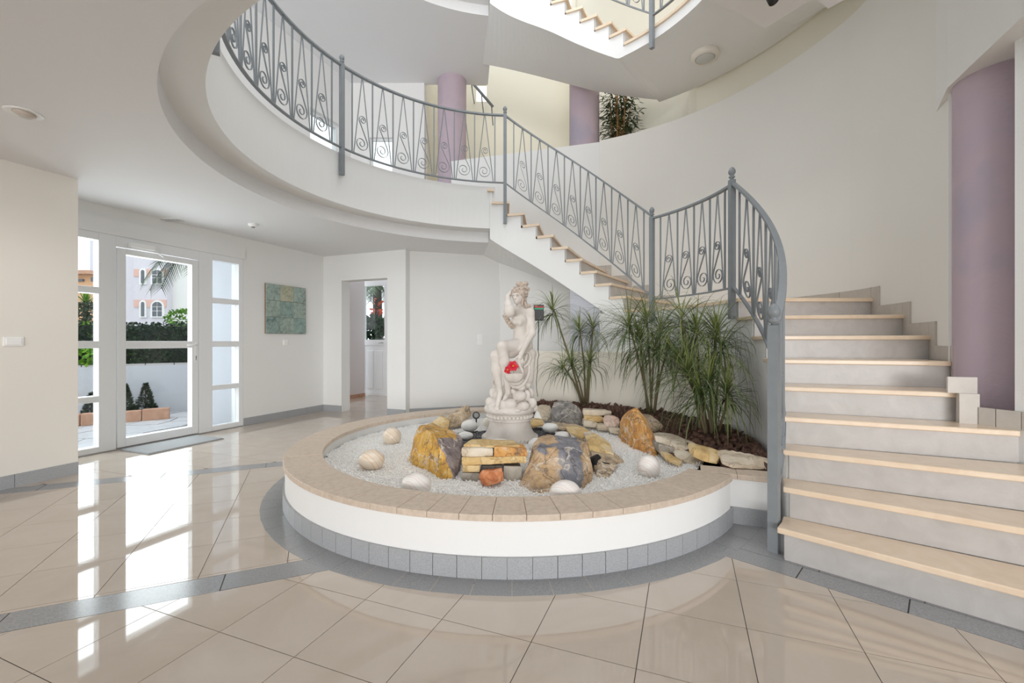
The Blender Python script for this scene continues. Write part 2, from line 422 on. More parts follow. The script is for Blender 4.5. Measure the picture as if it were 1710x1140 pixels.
def sector(mb, b0, b1, r0, r1, z0, z1, step=3.0):
    """closed block between two radii; r/z numbers or functions of bearing"""
    F = lambda q: q if callable(q) else (lambda b: q)
    R0, R1, Z0, Z1 = F(r0), F(r1), F(z0), F(z1)
    B = arc(b0, b1, step)
    vs = []; fs = []
    for b in B:
        vs += [pol(b, R0(b), Z0(b)), pol(b, R1(b), Z0(b)), pol(b, R1(b), Z1(b)), pol(b, R0(b), Z1(b))]
    for i in range(len(B)-1):
        for j in range(4):
            fs.append((i*4+j, i*4+(j+1) % 4, (i+1)*4+(j+1) % 4, (i+1)*4+j))
    fs.append((3, 2, 1, 0)); k = (len(B)-1)*4; fs.append((k, k+1, k+2, k+3))
    if b1 < b0: fs = [f[::-1] for f in fs]
    mb.add(vs, fs)
    return mb

# ------------------------------------------------------------------ ground outside and the floor
NA = math.radians(-24.0)
NV = (math.sin(NA), math.cos(NA)); MV = (math.cos(NA), -math.sin(NA))
SV = (0.690, 0.724); UV_ = (0.724, -0.690)        # across / along the first stair riser

def in_view(x, y, z, pad=60):
    if y < 0.3: return False
    px, py = 855+750*x/y, 570-750*(z-CAM_Z)/y
    return -pad < px < 1710+pad and -pad < py < 1140+pad

def floor_dom(poly):
    """inside the hall: right of the entrance wall, right of the left pier, in front of the back walls"""
    cx = sum(p[0] for p in poly)/len(poly); cy = sum(p[1] for p in poly)/len(poly)
    e, d = toed(cx, cy)
    lim = 6.8 if d > 6.0 else 5.78 if max(toed(*p)[1] for p in poly) > 2.346 else 5.08
    poly = clip(poly, (-CA, SA), lim)
    if len(poly) < 3: return []
    poly = clip(poly, (0, -1), 3.9)
    return poly

g = 0.0016
floor_root = structure(empty('floor'), 'polished ivory tile floor with grey granite bands')
sub = MB(); sub.prism([ed(-6.0, -4.4)[:2], ed(4.2, -4.4)[:2], ed(4.2, 8.6)[:2], ed(-6.9, 8.6)[:2], ed(-6.9, 6.0)[:2], ed(-6.0, 6.0)[:2]], -0.06, -0.0035)
o = sub.build('screed', GROUT, floor_root); o['label'] = 'dark grout between the tiles'

tile_list = []
def grid_tiles(ax, bx, ox, oy, size, rng, conds, mat, z1, lab, circle=True):
    """ax, bx unit axes; conds list of half-planes kept"""
    for i in range(rng[0], rng[1]):
        for j in range(rng[2], rng[3]):
            q = []
            for (u, v) in ((i, j), (i+1, j), (i+1, j+1), (i, j+1)):
                s, t = ox+u*size[0], oy+v*size[1]
                q.append((ax[0]*s+bx[0]*t, ax[1]*s+bx[1]*t))
            # shrink for the joint
            c = (sum(p[0] for p in q)/4, sum(p[1] for p in q)/4)
            q = [(p[0]+(c[0]-p[0])*g/(size[0]/2), p[1]+(c[1]-p[1])*g/(size[1]/2)) for p in q]
            for (n, k) in conds:
                q = clip(q, n, k)
                if len(q) < 3: break
            if len(q) < 3: continue
            q = floor_dom(q)
            if len(q) < 3 or parea(q) < 0.0008: continue
            if circle and all(math.hypot(p[0]-CX, p[1]-CY) < 1.93 for p in q): continue
            c = (sum(p[0] for p in q)/len(q), sum(p[1] for p in q)/len(q))
            tile_list.append((q, c, mat, z1, lab))

E1 = (CA, -SA); D1 = (SA, CA)
base_conds = [((SV[0], SV[1]), 2.598)]
grid_tiles(E1, D1, -0.168-0.4*20, 1.672-0.4*10, (0.4, 0.4), (5, 32, -5, 22), base_conds+[(NV, 2.503)], TILE, 0.0, 'tile')
# beyond the far band
grid_tiles(E1, D1, -0.168-0.4*20, 1.672-0.4*10, (0.4, 0.4), (-3, 32, 8, 28), [((-NV[0], -NV[1]), -4.957), ((CA, -SA), 0.2)], TILE, 0.0, 'tile')
# strip between the two bands, tiles turned by 45 degrees
grid_tiles(MV, NV, -0.92-0.4*12, 2.70-0.4, (0.4, 0.4), (0, 17, 0, 7), [((-NV[0], -NV[1]), -2.677), (NV, 4.778), ((1, 0), 0.3)], TILE, 0.0, 'tile')
# grey bands
grid_tiles(MV, NV, -5.2, 2.505, (0.8, 0.17), (0, 8, 0, 1), [((1, 0), 0.6)], GREYTILE, 0.0, 'band_tile')
grid_tiles(MV, NV, -5.2, 4.78, (0.8, 0.175), (0, 8, 0, 1), [((1, 0), 0.6)], GREYTILE, 0.0, 'band_tile')
grid_tiles(UV_, SV, -2.2, 2.600, (0.42, 0.15), (2, 10, 0, 1), [((-1, 0), -0.6)], GREYTILE, 0.0, 'band_tile')
grid_tiles(UV_, SV, -2.05, 2.752, (0.40, 0.40), (1, 6, 0, 2), [((-1, 0), -0.9), ((0, 1), 3.4)], GREYTILE, 0.0, 'band_tile')

rest = {}
tile_list.sort(key=lambda t: -parea(t[0])/max(0.2, t[1][0]**2+t[1][1]**2) if in_view(t[1][0], t[1][1], 0) else 1.0)
nt_ = 0
for (q, c, mat, z1, lab) in tile_list:
    m = MB().prism(q, -0.012, z1)
    if in_view(c[0], c[1], 0, 150) and nt_ < 290:
        m.build(lab, mat, floor_root); nt_ += 1
    else:
        r_ = rest.setdefault(mat.name, (MB(), mat)); r_[0].add(m.v, m.f)
for k, (m, mat) in rest.items():
    tag(m.build('tile_field', mat, floor_root), kind='stuff')
# granite ring round the planter
nring = 64
for i in range(nring):
    b0 = 360*i/nring
    bm_ = b0+180/nring
    x, y, _ = pol(bm_, 1.92)
    if 20 < bm_ % 360 < 118: continue
    m = MB(); sector(m, b0+0.06, b0+360/nring-0.06, 1.84, 2.0, -0.01, 0.001, 6)
    m.build('ring_tile', GREYTILE, floor_root)

# ------------------------------------------------------------------ walls of the ground floor
def wall(name, mb, mat=WHITE, parent=None):
    return structure(mb.build(name, mat, parent))

DO0, DO1, DOH = 2.39, 4.49, 2.33
m = MB(); m.ebox(-6.0, -5.78, 2.2, DO0, 0, 2.7); m.ebox(-6.0, -5.78, DO1, 6.2, 0, 2.7); m.ebox(-6.0, -5.78, DO0, DO1, DOH, 2.7)
wall('wall_left', m)
m = MB(); m.ebox(-6.0, -5.08, -2.6, 2.346, 0, 2.7)
wall('wall_entrance', m, WARM)
m = MB(); m.ebox(-5.79, -5.39, 5.99, 6.19, 0, 2.7); m.ebox(-4.47, -4.12, 5.99, 6.35, 0, 2.7); m.ebox(-5.39, -4.47, 5.99, 6.19, 2.2, 2.7)
wall('wall_back', m)
m = MB(); m.line((-1.709, 7.158), (0.3, 7.811), 0.15, 0, 2.75, 1)
wall('wall_under_stair', m)
def rw(b):
    return 3.33-0.28*max(0, min(1, (b-84)/34.0))**1.2
# stair tower: lower wall, cream wall above it
m = MB(); sector(m, 24.6, 112.8, rw, lambda b: 3.45 if b < 90 else rw(b)+0.12, 0, 4.36, 1.5)
wall('wall_right', m, TOWER)
def rcream(b):
    if b > 90: return rw(b)+0.12
    return 3.45 if b >= 48 else 3.45 + (48-b)/28.0*1.35
m = MB(); sector(m, 14, 104, lambda b: rcream(b), lambda b: rcream(b)+0.12, 3.3, 8.2, 2.5)
wall('wall_tower', m, CREAM)
m = MB(); sector(m, 14, 48, 3.40, lambda b: rcream(b)+0.05, 3.20, 3.36, 2.5)
structure(m.build('floor_tower_ledge', WHITE))
PA, PB = (1.395, 7.14), (-1.07, 7.9)
m = MB(); m.line(PA, PB, 0.14, 2.2, 4.35, -1); m.line(PA, (-0.20, 7.63), 0.14, 0.0, 2.2, -1)
wall('wall_parapet', m)
# right hand wall, niche and beam over the column
m = MB(); m.prism([(2.765, 2.47), (2.98, 1.0), (3.5, 1.0), (3.7, 2.62)], 0, 2.84)
wall('wall_right_pier', m)
m = MB(); m.prism([(2.90, 2.985), (3.30, 2.50), (3.7, 2.6), (3.3, 3.3)], 0, 2.84)
wall('wall_niche', m)
m = MB(); m.prism([(2.835, 2.925), (2.585, 2.26), (3.0, 0.8), (4.4, 0.8), (4.2, 3.6), (3.1, 3.3)], 2.83, 8.0)
structure(m.build('beam', WHITE))

# corridor behind the opening
m = MB(); m.ebox(-6.60, -6.45, 7.2, 7.86, 0, 2.7)
structure(m.build('wall_corridor', paint('pinkish white paint', (0.74, 0.69, 0.70), 0.8, 0.02)))
m = MB(); m.ebox(-6.46, -6.432, 7.2, 7.86, 0, 0.075)
structure(m.build('baseboard_corridor', TERRA))
m = MB(); m.ebox(-7.6, -6.72, 8.1, 8.25, 0, 2.7); m.ebox(-6.06, -4.0, 8.1, 8.25, 0, 2.7); m.ebox(-6.72, -6.06, 8.1, 8.25, 2.47, 2.7); m.ebox(-4.3, -4.15, 6.3, 8.1, 0, 2.7)
structure(m.build('wall_corridor_end', WHITE))

# skirting along the walls
def skirt(name, pieces, mat=GREYSKIRT, h=0.105, t=0.012):
    root = structure(empty(name))
    for (p, q) in pieces:
        L = math.hypot(q[0]-p[0], q[1]-p[1]); n = max(1, round(L/0.41))
        for i in range(n):
            a, b = (i+0.004)/n, (i+1-0.004)/n
            m = MB(); m.line((p[0]+(q[0]-p[0])*a, p[1]+(q[1]-p[1])*a), (p[0]+(q[0]-p[0])*b, p[1]+(q[1]-p[1])*b), t, 0, h, -1)
            m.build('skirting_tile', mat, root)
skirt('baseboard_left', [(ed(-5.78, DO1+0.01)[:2], ed(-5.78, 5.99)[:2])])
skirt('baseboard_entrance', [(ed(-5.08, -2.6)[:2], ed(-5.08, 2.346)[:2])])
skirt('baseboard_back', [(ed(-5.77, 5.99)[:2], ed(-5.39, 5.99)[:2]), (ed(-4.47, 5.99)[:2], ed(-4.12, 5.99)[:2])])
skirt('baseboard_under_stair', [((-1.70, 7.158), (0.6, 7.905))])

# ------------------------------------------------------------------ ceilings with the round opening
def sm_(t): t = max(0., min(1., t)); return t*t*(3-2*t)
def ray_out(b, planes):
    a = math.radians(b); dx, dy = math.sin(a), math.cos(a); t = 1e9
    for (nx, ny, c) in planes:
        den = nx*dx+ny*dy
        if den > 1e-6: t = min(t, (c-nx*CX-ny*CY)/den)
    return t
low_planes = [(-CA, SA, 5.98), (SA, CA, 8.6), (0, -1, 4.0), (1, 0, 3.2)]
up_planes = [(-CA, SA, 5.98), (0, 1, 8.36), (0, -1, 1.4), (1, 0, 3.2)]
m = MB(); sector(m, -213, -6, 2.53, lambda b: ray_out(b, low_planes), 2.63, 3.325, 2.5)
structure(m.build('ceiling', CEIL), 'flat white ceiling of the entrance hall')
m = MB(); sector(m, -185, -6, 2.30, 2.535, 2.78, 3.37, 2.0); sector(m, -211, -185, 2.30, 2.62, lambda b: 2.78-0.13*sm_((-185-b)/20), 3.37, 2.0)
structure(m.build('trim_1', WHITE), 'round white edge of the upper floor')
m = MB(); sector(m, -221, -6, 2.53, lambda b: ray_out(b, up_planes), 2.63+F2, 3.325+F2, 2.5)
structure(m.build('ceiling_upper', CEIL), 'flat white ceiling of the upper gallery')
m = MB(); sector(m, -221, -6, 2.30, 2.535, 2.78+F2, 3.37+F2, 2.0)
structure(m.build('trim_2', WHITE))
m = MB(); sector(m, -180, 180, 2.2, 4.2, 8.2, 8.4, 5)  # out of view, added to cut the light falling in from above
structure(m.build('roof', WHITE), 'unseen roof ring added to dim the stair well')
# beam line above the entrance door
m = MB(); m.ebox(-5.79, -5.765, 2.346, 4.52, 2.33, 2.50)
structure(m.build('trim_3', WHITE), 'shallow casing above the entrance door')

# ------------------------------------------------------------------ upper gallery walls
m = MB()
m.ebox(-6.0, -5.78, -1.4, 5.70, 3.3, 5.98); m.ebox(-6.0, -5.78, 6.42, 6.9, 3.3, 5.98)
m.ebox(-6.0, -5.78, 5.70, 6.42, 3.3, 4.2); m.ebox(-6.0, -5.78, 5.70, 6.42, 5.05, 5.98)
wall('wall_upper_left', m)
m = MB()
m.box(-3.1, -2.63, 8.30, 8.45, 3.3, 5.98); m.box(-2.19, -1.62, 8.30, 8.45, 3.3, 5.98)
m.box(-2.63, -2.19, 8.30, 8.45, 3.3, 3.5); m.box(-2.63, -2.19, 8.30, 8.45, 4.95, 5.98)
wall('wall_upper_back', m)
m = MB()
m.box(-1.75, -1.60, 8.46, 10.1, 2.6, 8.2)
m.box(-1.75, -0.80, 10.0, 10.15, 2.6, 8.2); m.box(-0.57, 2.6, 10.0, 10.15, 2.6, 8.2)
m.box(-0.80, -0.57, 10.0, 10.15, 2.6, 6.52); m.box(-0.80, -0.57, 10.0, 10.15, 6.95, 8.2)
m.line((2.6, 10.1), pol(14, 5.05)[:2], 0.12, 2.6, 8.2, 0)
m.box(-1.7, 2.6, 8.36, 10.1, 2.6, 3.3)
wall('wall_upper_stairwell', m, CREAM)
for (nm, mbx) in (('window_1', (-5.90, -5.86, 5.70, 6.42, 4.2, 5.05)),):
    w_ = structure(empty(nm), 'gallery window')
    m = MB(); e0, e1, d0, d1, z0, z1 = mbx
    m.ebox(e0, e1, d0, d0+0.05, z0, z1); m.ebox(e0, e1, d1-0.05, d1, z0, z1); m.ebox(e0, e1, d0+0.05, d1-0.05, z0, z0+0.05); m.ebox(e0, e1, d0+0.05, d1-0.05, z1-0.05, z1)
    m.build('window_frame', FRAME, w_)
    m = MB(); m.ebox(e0+0.015, e1-0.015, d0+0.05, d1-0.05, z0+0.05, z1-0.05); m.build('pane', GLASS, w_)
w_ = structure(empty('window_2'), 'narrow gallery window')
m = MB(); m.box(-2.63, -2.59, 8.36, 8.40, 3.5, 4.95); m.box(-2.23, -2.19, 8.36, 8.40, 3.5, 4.95); m.box(-2.59, -2.23, 8.36, 8.40, 3.5, 3.54); m.box(-2.59, -2.23, 8.36, 8.40, 4.91, 4.95)
m.build('window_frame', FRAME, w_)
m = MB(); m.box(-2.59, -2.23, 8.375, 8.385, 3.54, 4.91); m.build('pane', GLASS, w_)

# columns
def column(name, lab, x, y, r, z0, z1):
    m = MB(); m.lathe([(r, z0), (r, z1)], 48, (x, y, 0))
    o = m.build(name, PURPLE); autosmooth(o, 50)
    return tag(o, lab, 'column')
column('column', 'mauve round column rising from stair treads beside right wall', 3.05, 2.80, 0.22, 0.70, 2.835)
column('column', 'mauve round column behind scrolled gallery railing, brightly lit foot', -1.10, 8.24, 0.26, 3.32, 5.97)
column('column', 'mauve round column beside the bamboo plant on upper level', 1.22, 7.58, 0.25, 3.3, 5.5)

# ------------------------------------------------------------------ stairs
H = 0.175
BI = [139, 134.4, 129.8, 125, 119.2, 112.5, 105, 97.5, 90]
BO = [136.8, 131.7, 126.7, 121.5, 117.5, 111.5, 104.5, 97.5, 90]
RO1 = [4.3, 3.83, 3.5, 3.2, 3.06, 3.10, 3.18, 3.235, 3.325]
B2 = [43.5-5.55*k for k in range(10)]
def sm(t): t = max(0., min(1., t)); return t*t*(3-2*t)
def rin(b): return 2.08 + 0.20*sm((18-b)/24.0)
def rpar(b):
    a = math.radians(b); dx, dy = math.sin(a), math.cos(a)
    nx, ny = (PB[1]-PA[1]), -(PB[0]-PA[0])
    return (nx*(PA[0]-CX)+ny*(PA[1]-CY))/(nx*dx+ny*dy)
def rout2(b): return 3.33 if b > 24.6 else max(3.33, rpar(b)) if b > -8 else rpar(-8)
def zsoff(b): return 2.43 - 0.0252*b
def rlow(b): return 2.08 + 0.13*sm((b-116)/25.0)
NOSE = 0.8     # degrees of tread overhang at the inner edge

def tread_poly(bi0, bo0, bi1, bo1, r0, r1):
    """from nose line 0 down-stair to riser line 1 up-stair"""
    rf = r0 if callable(r0) else (lambda b: r0)
    pts = [pol(bi0, rf(bi0))[:2], pol(bo0, r1)[:2]]
    for t in (0.5,): pts.append(pol(bo0+(bo1-bo0)*t, r1)[:2])
    bm_ = bi0+(bi1-bi0)*0.5
    pts += [pol(bo1, r1)[:2], pol(bi1, rf(bi1))[:2], pol(bm_, rf(bm_))[:2]]
    return pts

def stair(zb, upper, lab):
    root = thing('staircase', lab, 'staircase', (0, 0, zb))
    body = MB(); full = not upper
    ro = rw
    # flight from the floor to the landing
    for k in range(9):
        z = zb+H*(k+1)
        bi0, bo0 = BI[k], BO[k]
        if k < 8:
            bi1, bo1 = BI[k+1]-NOSE, BO[k+1]-0.5
            q = tread_poly(bi0, bo0, bi1, bo1, lambda b: rlow(b)-0.022, RO1[k] if full else ro(BO[k])-0.02)
            o = MB().prism(q, z-0.032, z).build('tread', TREAD, root); bevel(o, 0.006, 2)
        # riser
        ri0, ri1 = pol(bi0-NOSE, rlow(bi0)+0.005), pol(bo0-0.5, RO1[k] if full else ro(BO[k])-0.02)
        MB().line(ri0[:2], ri1[:2], 0.02, z-H, z-0.032, 1).build('riser', RISER, root)
        if full and k < 8:
            bi1, bo1 = BI[k+1]-NOSE-0.6, BO[k+1]-0.5-0.4
            q = tread_poly(bi0-NOSE-0.6, bo0-0.9, bi1, bo1, rlow, RO1[k])
            body.prism(q, zb, z-0.032)
    # landing
    q = [pol(b, 2.052)[:2] for b in arc(90, B2[0]-NOSE, 5)] + [pol(b, 3.33)[:2] for b in arc(B2[0]-0.5, 90, 5)]
    zl = zb+9*H
    m = MB(); sector(m, 90, B2[0]-NOSE, 2.052, 3.33, zl-0.032, zl, 3.0)
    m.build('landing_tread', TREAD, root)
    if full:
        sector(body, 89, 33, 2.08, 3.33, zb, lambda b: zl-0.032, 2.8)
    else:
        sector(body, 90, 40, 2.08, lambda b: 3.42, zb+1.425, zl-0.032, 2.5)
        # sloping slab of the flight below the landing
        sector(body, 139, 73, 2.08, ro, lambda b: zb+1.42-0.012*(b-73)-0.0155*max(0, b-90), lambda b: zb+1.43 if b < 90 else max(zb+0.02, zb+1.50-0.0285*(b-90)), 2.5)
    # upper flight
    for k in range(10):
        z = zl+H*(k+1)
        b0 = B2[k]; b1 = (B2[k+1] if k < 9 else b0-1.5)-NOSE
        m = MB(); sector(m, b0, b1, lambda b: rin(b)-0.028, rout2, z-0.032, z, 3)
        o = m.build('tread', TREAD, root)
        p, p2 = pol(b0-NOSE, rin(b0)+0.004), pol(b0-0.5, rout2(b0-0.5))
        MB().line(p[:2], p2[:2], 0.02, z-H, z-0.032, 1).build('riser', RISER, root)
        bs = b0-NOSE-0.6; be = (B2[k+1]-NOSE-0.6) if k < 9 else -7.0
        zs = (lambda b: zb+zsoff(min(b, 40))) if (upper or bs < 33) else (lambda b: zb+zsoff(b))
        sector(body, bs, be, rin, rout2, zs, z-0.032, 1.5)
    sector(body, 43.0, B2[0]-NOSE-0.6, 2.08, 3.33, zb+1.43, zl-0.03, 2)
    o = body.build('stair_body', WHITE, root); o['label'] = 'white plastered side and underside of the flights'
    if full:
        # stepped skirting along the outer wall
        def sk(b0, b1, z0, z1):
            m = MB(); sector(m, b0, b1, lambda b: rw(b)-0.014, lambda b: rw(b)+0.01, z0, z1, 2); m.build('skirting_tile', SKIRT2, root)
        for k in range(5, 9):
            z = zb+H*(k+1)
            bn = (BO[k+1]-0.5) if k < 8 else 62
            sk(BO[k]-0.5, bn+1.7, z, z+0.10) if k < 8 else [sk(89.5-7*i, 89.5-7*(i+1)+0.1, z, z+0.10) for i in range(7)]
            sk(BO[k]+1.3, BO[k]-0.45, z-H, z+0.10)
        for k in range(10):
            z = zl+H*(k+1)
            if B2[k] > 25:
                sk(B2[k]-0.5, B2[k]-5.55+1.3, z, z+0.10); sk(B2[k]+1.0, B2[k]-0.45, z-H, z+0.10)
        # skirting round the column foot and along the right pier
        z4, z5 = zb+4*H, zb+5*H
        MB().line((2.60, 2.685), (2.725, 2.635), 0.02, z5, z5+0.095, 0).build('skirting_tile', SKIRT2, root)
        MB().prism([(2.625, 2.635), (2.708, 2.60), (2.725, 2.64), (2.65, 2.68)], z4, z5).build('skirting_tile', SKIRT2, root)
        MB().line((2.708, 2.60), (2.728, 2.53), 0.02, z4, z4+0.10, 0).build('skirting_tile', SKIRT2, root)
        MB().line((2.729, 2.526), (2.760, 2.43), 0.02, z4, z4+0.10, 0).build('skirting_tile', SKIRT2, root)
        MB().line((2.761, 2.425), (2.80, 2.12), 0.02, z4, z4+0.10, 0).build('skirting_tile', SKIRT2, root)
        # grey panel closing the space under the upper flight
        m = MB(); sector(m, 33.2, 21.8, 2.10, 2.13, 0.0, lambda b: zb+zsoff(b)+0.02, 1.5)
        o = m.build('under_stair_panel', PANELGREY, root); o['label'] = 'grey triangular panel closing the space under the flight'
    return root
stair(0.0, False, 'cream and grey stone staircase curving up from the hall floor')
stair(F2, True, 'underside and steps of the next storey staircase overhead')

# ------------------------------------------------------------------ railings
def scroll_pts(s):
    """S scroll in the plane of the railing: (along, up) in metres, s scales the width"""
    P = []
    c = (-0.006, 0.435)
    n = 20
    for i in range(n+1):
        t = i/n; th = math.radians(-20+360*1.6*(1-t)); r = 0.012+0.040*t
        P.append((c[0]+r*math.cos(th), c[1]+r*math.sin(th)))
    c2 = (0.012, 0.150)
    n = 26
    for i in range(n+1):
        t = i/n; th = math.radians(150+360*1.75*t); r = 0.078*(1-t)**0.9+0.012
        P.append((c2[0]+r*math.cos(th), c2[1]+r*math.sin(th)))
    return [(p[0]*s, p[1]) for p in P]

def acorn(mb, p, s=1.0):
    mb.lathe([(0.012*s, -0.005), (0.014*s, 0.010*s), (0.024*s, 0.018*s), (0.026*s, 0.026*s), (0.014*s, 0.034*s), (0.020*s, 0.042*s), (0.029*s, 0.058*s), (0.028*s, 0.076*s), (0.018*s, 0.096*s), (0.004*s, 0.108*s)], 10, p)

RH = 0.95
def railing(label, b0, b1, rf, z0, z1, n, group=None, posts=(), Hh=RH, loc=None, sub=None):
    """posts: list of (t, zbottom)"""
    zf = lambda b: z0+(z1-z0)*(b-b0)/(b1-b0)
    P = lambda t, dz=0.0: Vector(pol(b0+(b1-b0)*t, rf(b0+(b1-b0)*t), zf(b0+(b1-b0)*t)+dz))
    root = thing('railing', label, 'railing', tuple(P(0)), group)
    nt2 = 24
    MB().tube([P(i/nt2, Hh) for i in range(nt2+1)], 0, rect=(0.042, 0.020)).build('handrail', IRON, root)
    MB().tube([P(i/nt2, 0) for i in range(nt2+1)], 0, rect=(0.032, 0.014)).build('bottom_rail', IRON, root)
    N = 2*n+2
    L = sum((P((i+1)/24)-P(i/24)).length for i in range(24))
    per = L/(n+1)
    for i in range(n+1):
        t = (1+2*i)/N
        MB().tube([P(t, 0.0), P(t, Hh)], 0, rect=(0.015, 0.015)).build('baluster', IRON, root)
    for i in range(n):
        t = (2+2*i)/N; w = 0.42/(n+1)
        m = MB()
        m.tube([P(t-w, 0.0), P(t-0.012/(n+1), Hh)], 0.0065, 6); m.tube([P(t+w, 0.0), P(t+0.012/(n+1), Hh)], 0.0065, 6)
        m.build('splayed_baluster', IRON, root)
        sc_ = min(1.0, per/0.25)
        pts = [P(t+u/L, v*Hh/0.95) for (u, v) in scroll_pts(sc_)]
        MB().tube(pts, 0, rect=(0.005, 0.014), up=tuple((P(min(1, t+0.01))-P(t-0.01)).cross(Vector((0, 0, 1))).normalized())).build('scroll', IRON, root)
    for (t, zb_, w) in posts:
        p = P(t); zt = p.z+Hh+0.02
        m = MB()
        a = math.radians(b0+(b1-b0)*t)
        m.tube([(p.x, p.y, zb_), (p.x, p.y, zt)], 0, rect=(w, w), up=(math.sin(a), math.cos(a), 0))
        po = m.build('post', IRON, root)
        m = MB(); acorn(m, (p.x, p.y, zt), w/0.045); m.build('finial', IRON, po, True)
    return root
R2 = lambda b: 2.03 + 0.225*sm((40-b)/44.0)
railing('grey scrolled railing curving down the lowest stair flight to the floor', 88.2, 136.4, lambda b: 2.03+0.11*(b-88.2)/48.2, 1.70, 0.30, 6, None, [(1, 0.0, 0.052), (0, 1.385, 0.050)])
railing('short level scrolled railing on the stair landing above the plants', 54, 88.2, lambda b: 2.03, 1.675, 1.675, 4, None, [(0, 1.40, 0.048)])
railing('grey scrolled railing sloping up the second stair flight', 54, -2.5, R2, 1.70, 3.417, 8, None, [(1, 2.84, 0.046)])
RG = lambda b: 2.255
railing('curved gallery railing in front of the mauve column', -2.5, -60.6, RG, 3.417, 3.417, 7, None, [(1, 3.10, 0.046)])
railing('curved gallery railing at the left of the round opening', -60.6, -118.7, RG, 3.417, 3.417, 7, None, [(1, 3.10, 0.046)])
railing('railing on the landing of the next storey, overhead', 54, 88.2, lambda b: 2.03, 1.675+F2, 1.675+F2, 4, None, [(0, 4.62, 0.048), (1, 4.7, 0.048)])
railing('railing sloping up the topmost visible stair flight', 54, -2.5, R2, 1.70+F2, 3.417+F2, 8, None, [(1, 2.84+F2, 0.046)])

# ------------------------------------------------------------------ planter
def GY(py, z): return 750*(CAM_Z-z)/(py-570)
planter = thing('planter', 'round white planter with buff stone coping and grey skirting', 'planter', (CX, CY, 0))
m = MB(); sector(m, 130.5, 372, 1.60, 1.842, 0.0, 0.286, 2.5)
m.line((1.315, 2.975), (1.64, 2.845), 0.16, 0, 0.286, 1)
m.build('planter_wall', WHITE, planter)
nk = 46
for i in range(nk):
    b0 = 130.5+(372-130.5)*i/nk; b1 = 130.5+(372-130.5)*(i+1)/nk
    m = MB(); sector(m, b0+0.03, b1-0.03, 1.585, 1.856, 0.286, 0.321+rnd.uniform(-.0015, .0015), 2.7)
    bevel(m.build('coping_stone', COPING, planter), 0.003, 2)
for i in range(2):
    p, q = Vector((1.255, 2.985)), Vector((1.66, 2.825)); a, b = p+(q-p)*(i+.004)/2, p+(q-p)*(i+.996)/2
    bevel(MB().line(a, b, 0.16, 0.286, 0.32, 1).build('coping_stone', COPING, planter), 0.003, 2)
ns = 62
for i in range(ns):
    b0 = 130+(372-130)*i/ns; b1 = 130+(372-130)*(i+1)/ns
    m = MB(); sector(m, b0+0.05, b1-0.05, 1.838, 1.857, 0, 0.108, 4)
    m.build('skirting_tile', GREYSKIRT, planter)
MB().line((1.343, 2.962), (1.64, 2.843), 0.014, 0, 0.107, -1).build('skirting_tile', GREYSKIRT, planter)
# low cream wall at the back of the bed
m = MB(); sector(m, 8.5, 86, 2.035, 2.085, 0.0, lambda b: 1.05, 2.5)
structure(m.build('wall_planting_bed', LOWCREAM))

def bed_inner(b):                  # where the mulch bed begins
    return 1.40+0.12*math.sin(math.radians(b*3))
def ground_z(x, y):
    dx, dy = x-CX, y-CY; r = math.hypot(dx, dy); b = math.degrees(math.atan2(dx, dy))
    z = 0.215 + 0.05*max(0, 1-r/1.5)
    if 0 < b < 135:
        t = sm((r-bed_inner(b)+0.15)/0.55); w = sm(b/12.0)*sm((135-b)/10.0)
        z += (0.135-0.05*sm((b-95)/30.0))*t*w
    return z + 0.008*noise.noise((x*5, y*5, 0))
def zone(x, y):
    if x > 1.0 and y < CY-0.6 and (x-1.315)*.399+(y-2.975)*.917 < 0.20: return None if math.hypot(x, y-CY) > 1.585 else 'white'
    dx, dy = x-CX, y-CY; r = math.hypot(dx, dy); b = math.degrees(math.atan2(dx, dy))
    if r > 2.03: return None
    if b > 112 and r < 1.72: return 'white' if r < 1.585 else None
    if 5 < b < 131 and r > bed_inner(b):
        return 'bark'
    if r > 1.585:
        return 'bark' if 0 < b < 129 else None
    sx, sy = x-0.0, y-4.10
    if math.hypot(sx/0.62, sy/0.80) < 1+0.12*math.sin(math.atan2(sx, sy)*5): return 'dark'
    return 'white'
def fast(name, V, F, mat, parent=None):
    me = bpy.data.meshes.new(name)
    V = np.asarray(V, dtype=np.float32); F = np.asarray(F, dtype=np.int32)
    me.vertices.add(len(V)); me.vertices.foreach_set('co', V.ravel())
    k = F.shape[1]
    me.loops.add(F.size); me.loops.foreach_set('vertex_index', F.ravel())
    me.polygons.add(len(F)); me.polygons.foreach_set('loop_start', np.arange(0, F.size, k, dtype=np.int32))
    me.materials.append(mat); me.update(calc_edges=True)
    o = bpy.data.objects.new(name, me)
    if parent is not None:
        o.parent = parent; me.transform(Matrix.Translation(-Vector(parent.location)))
    COL.objects.link(o)
    return o
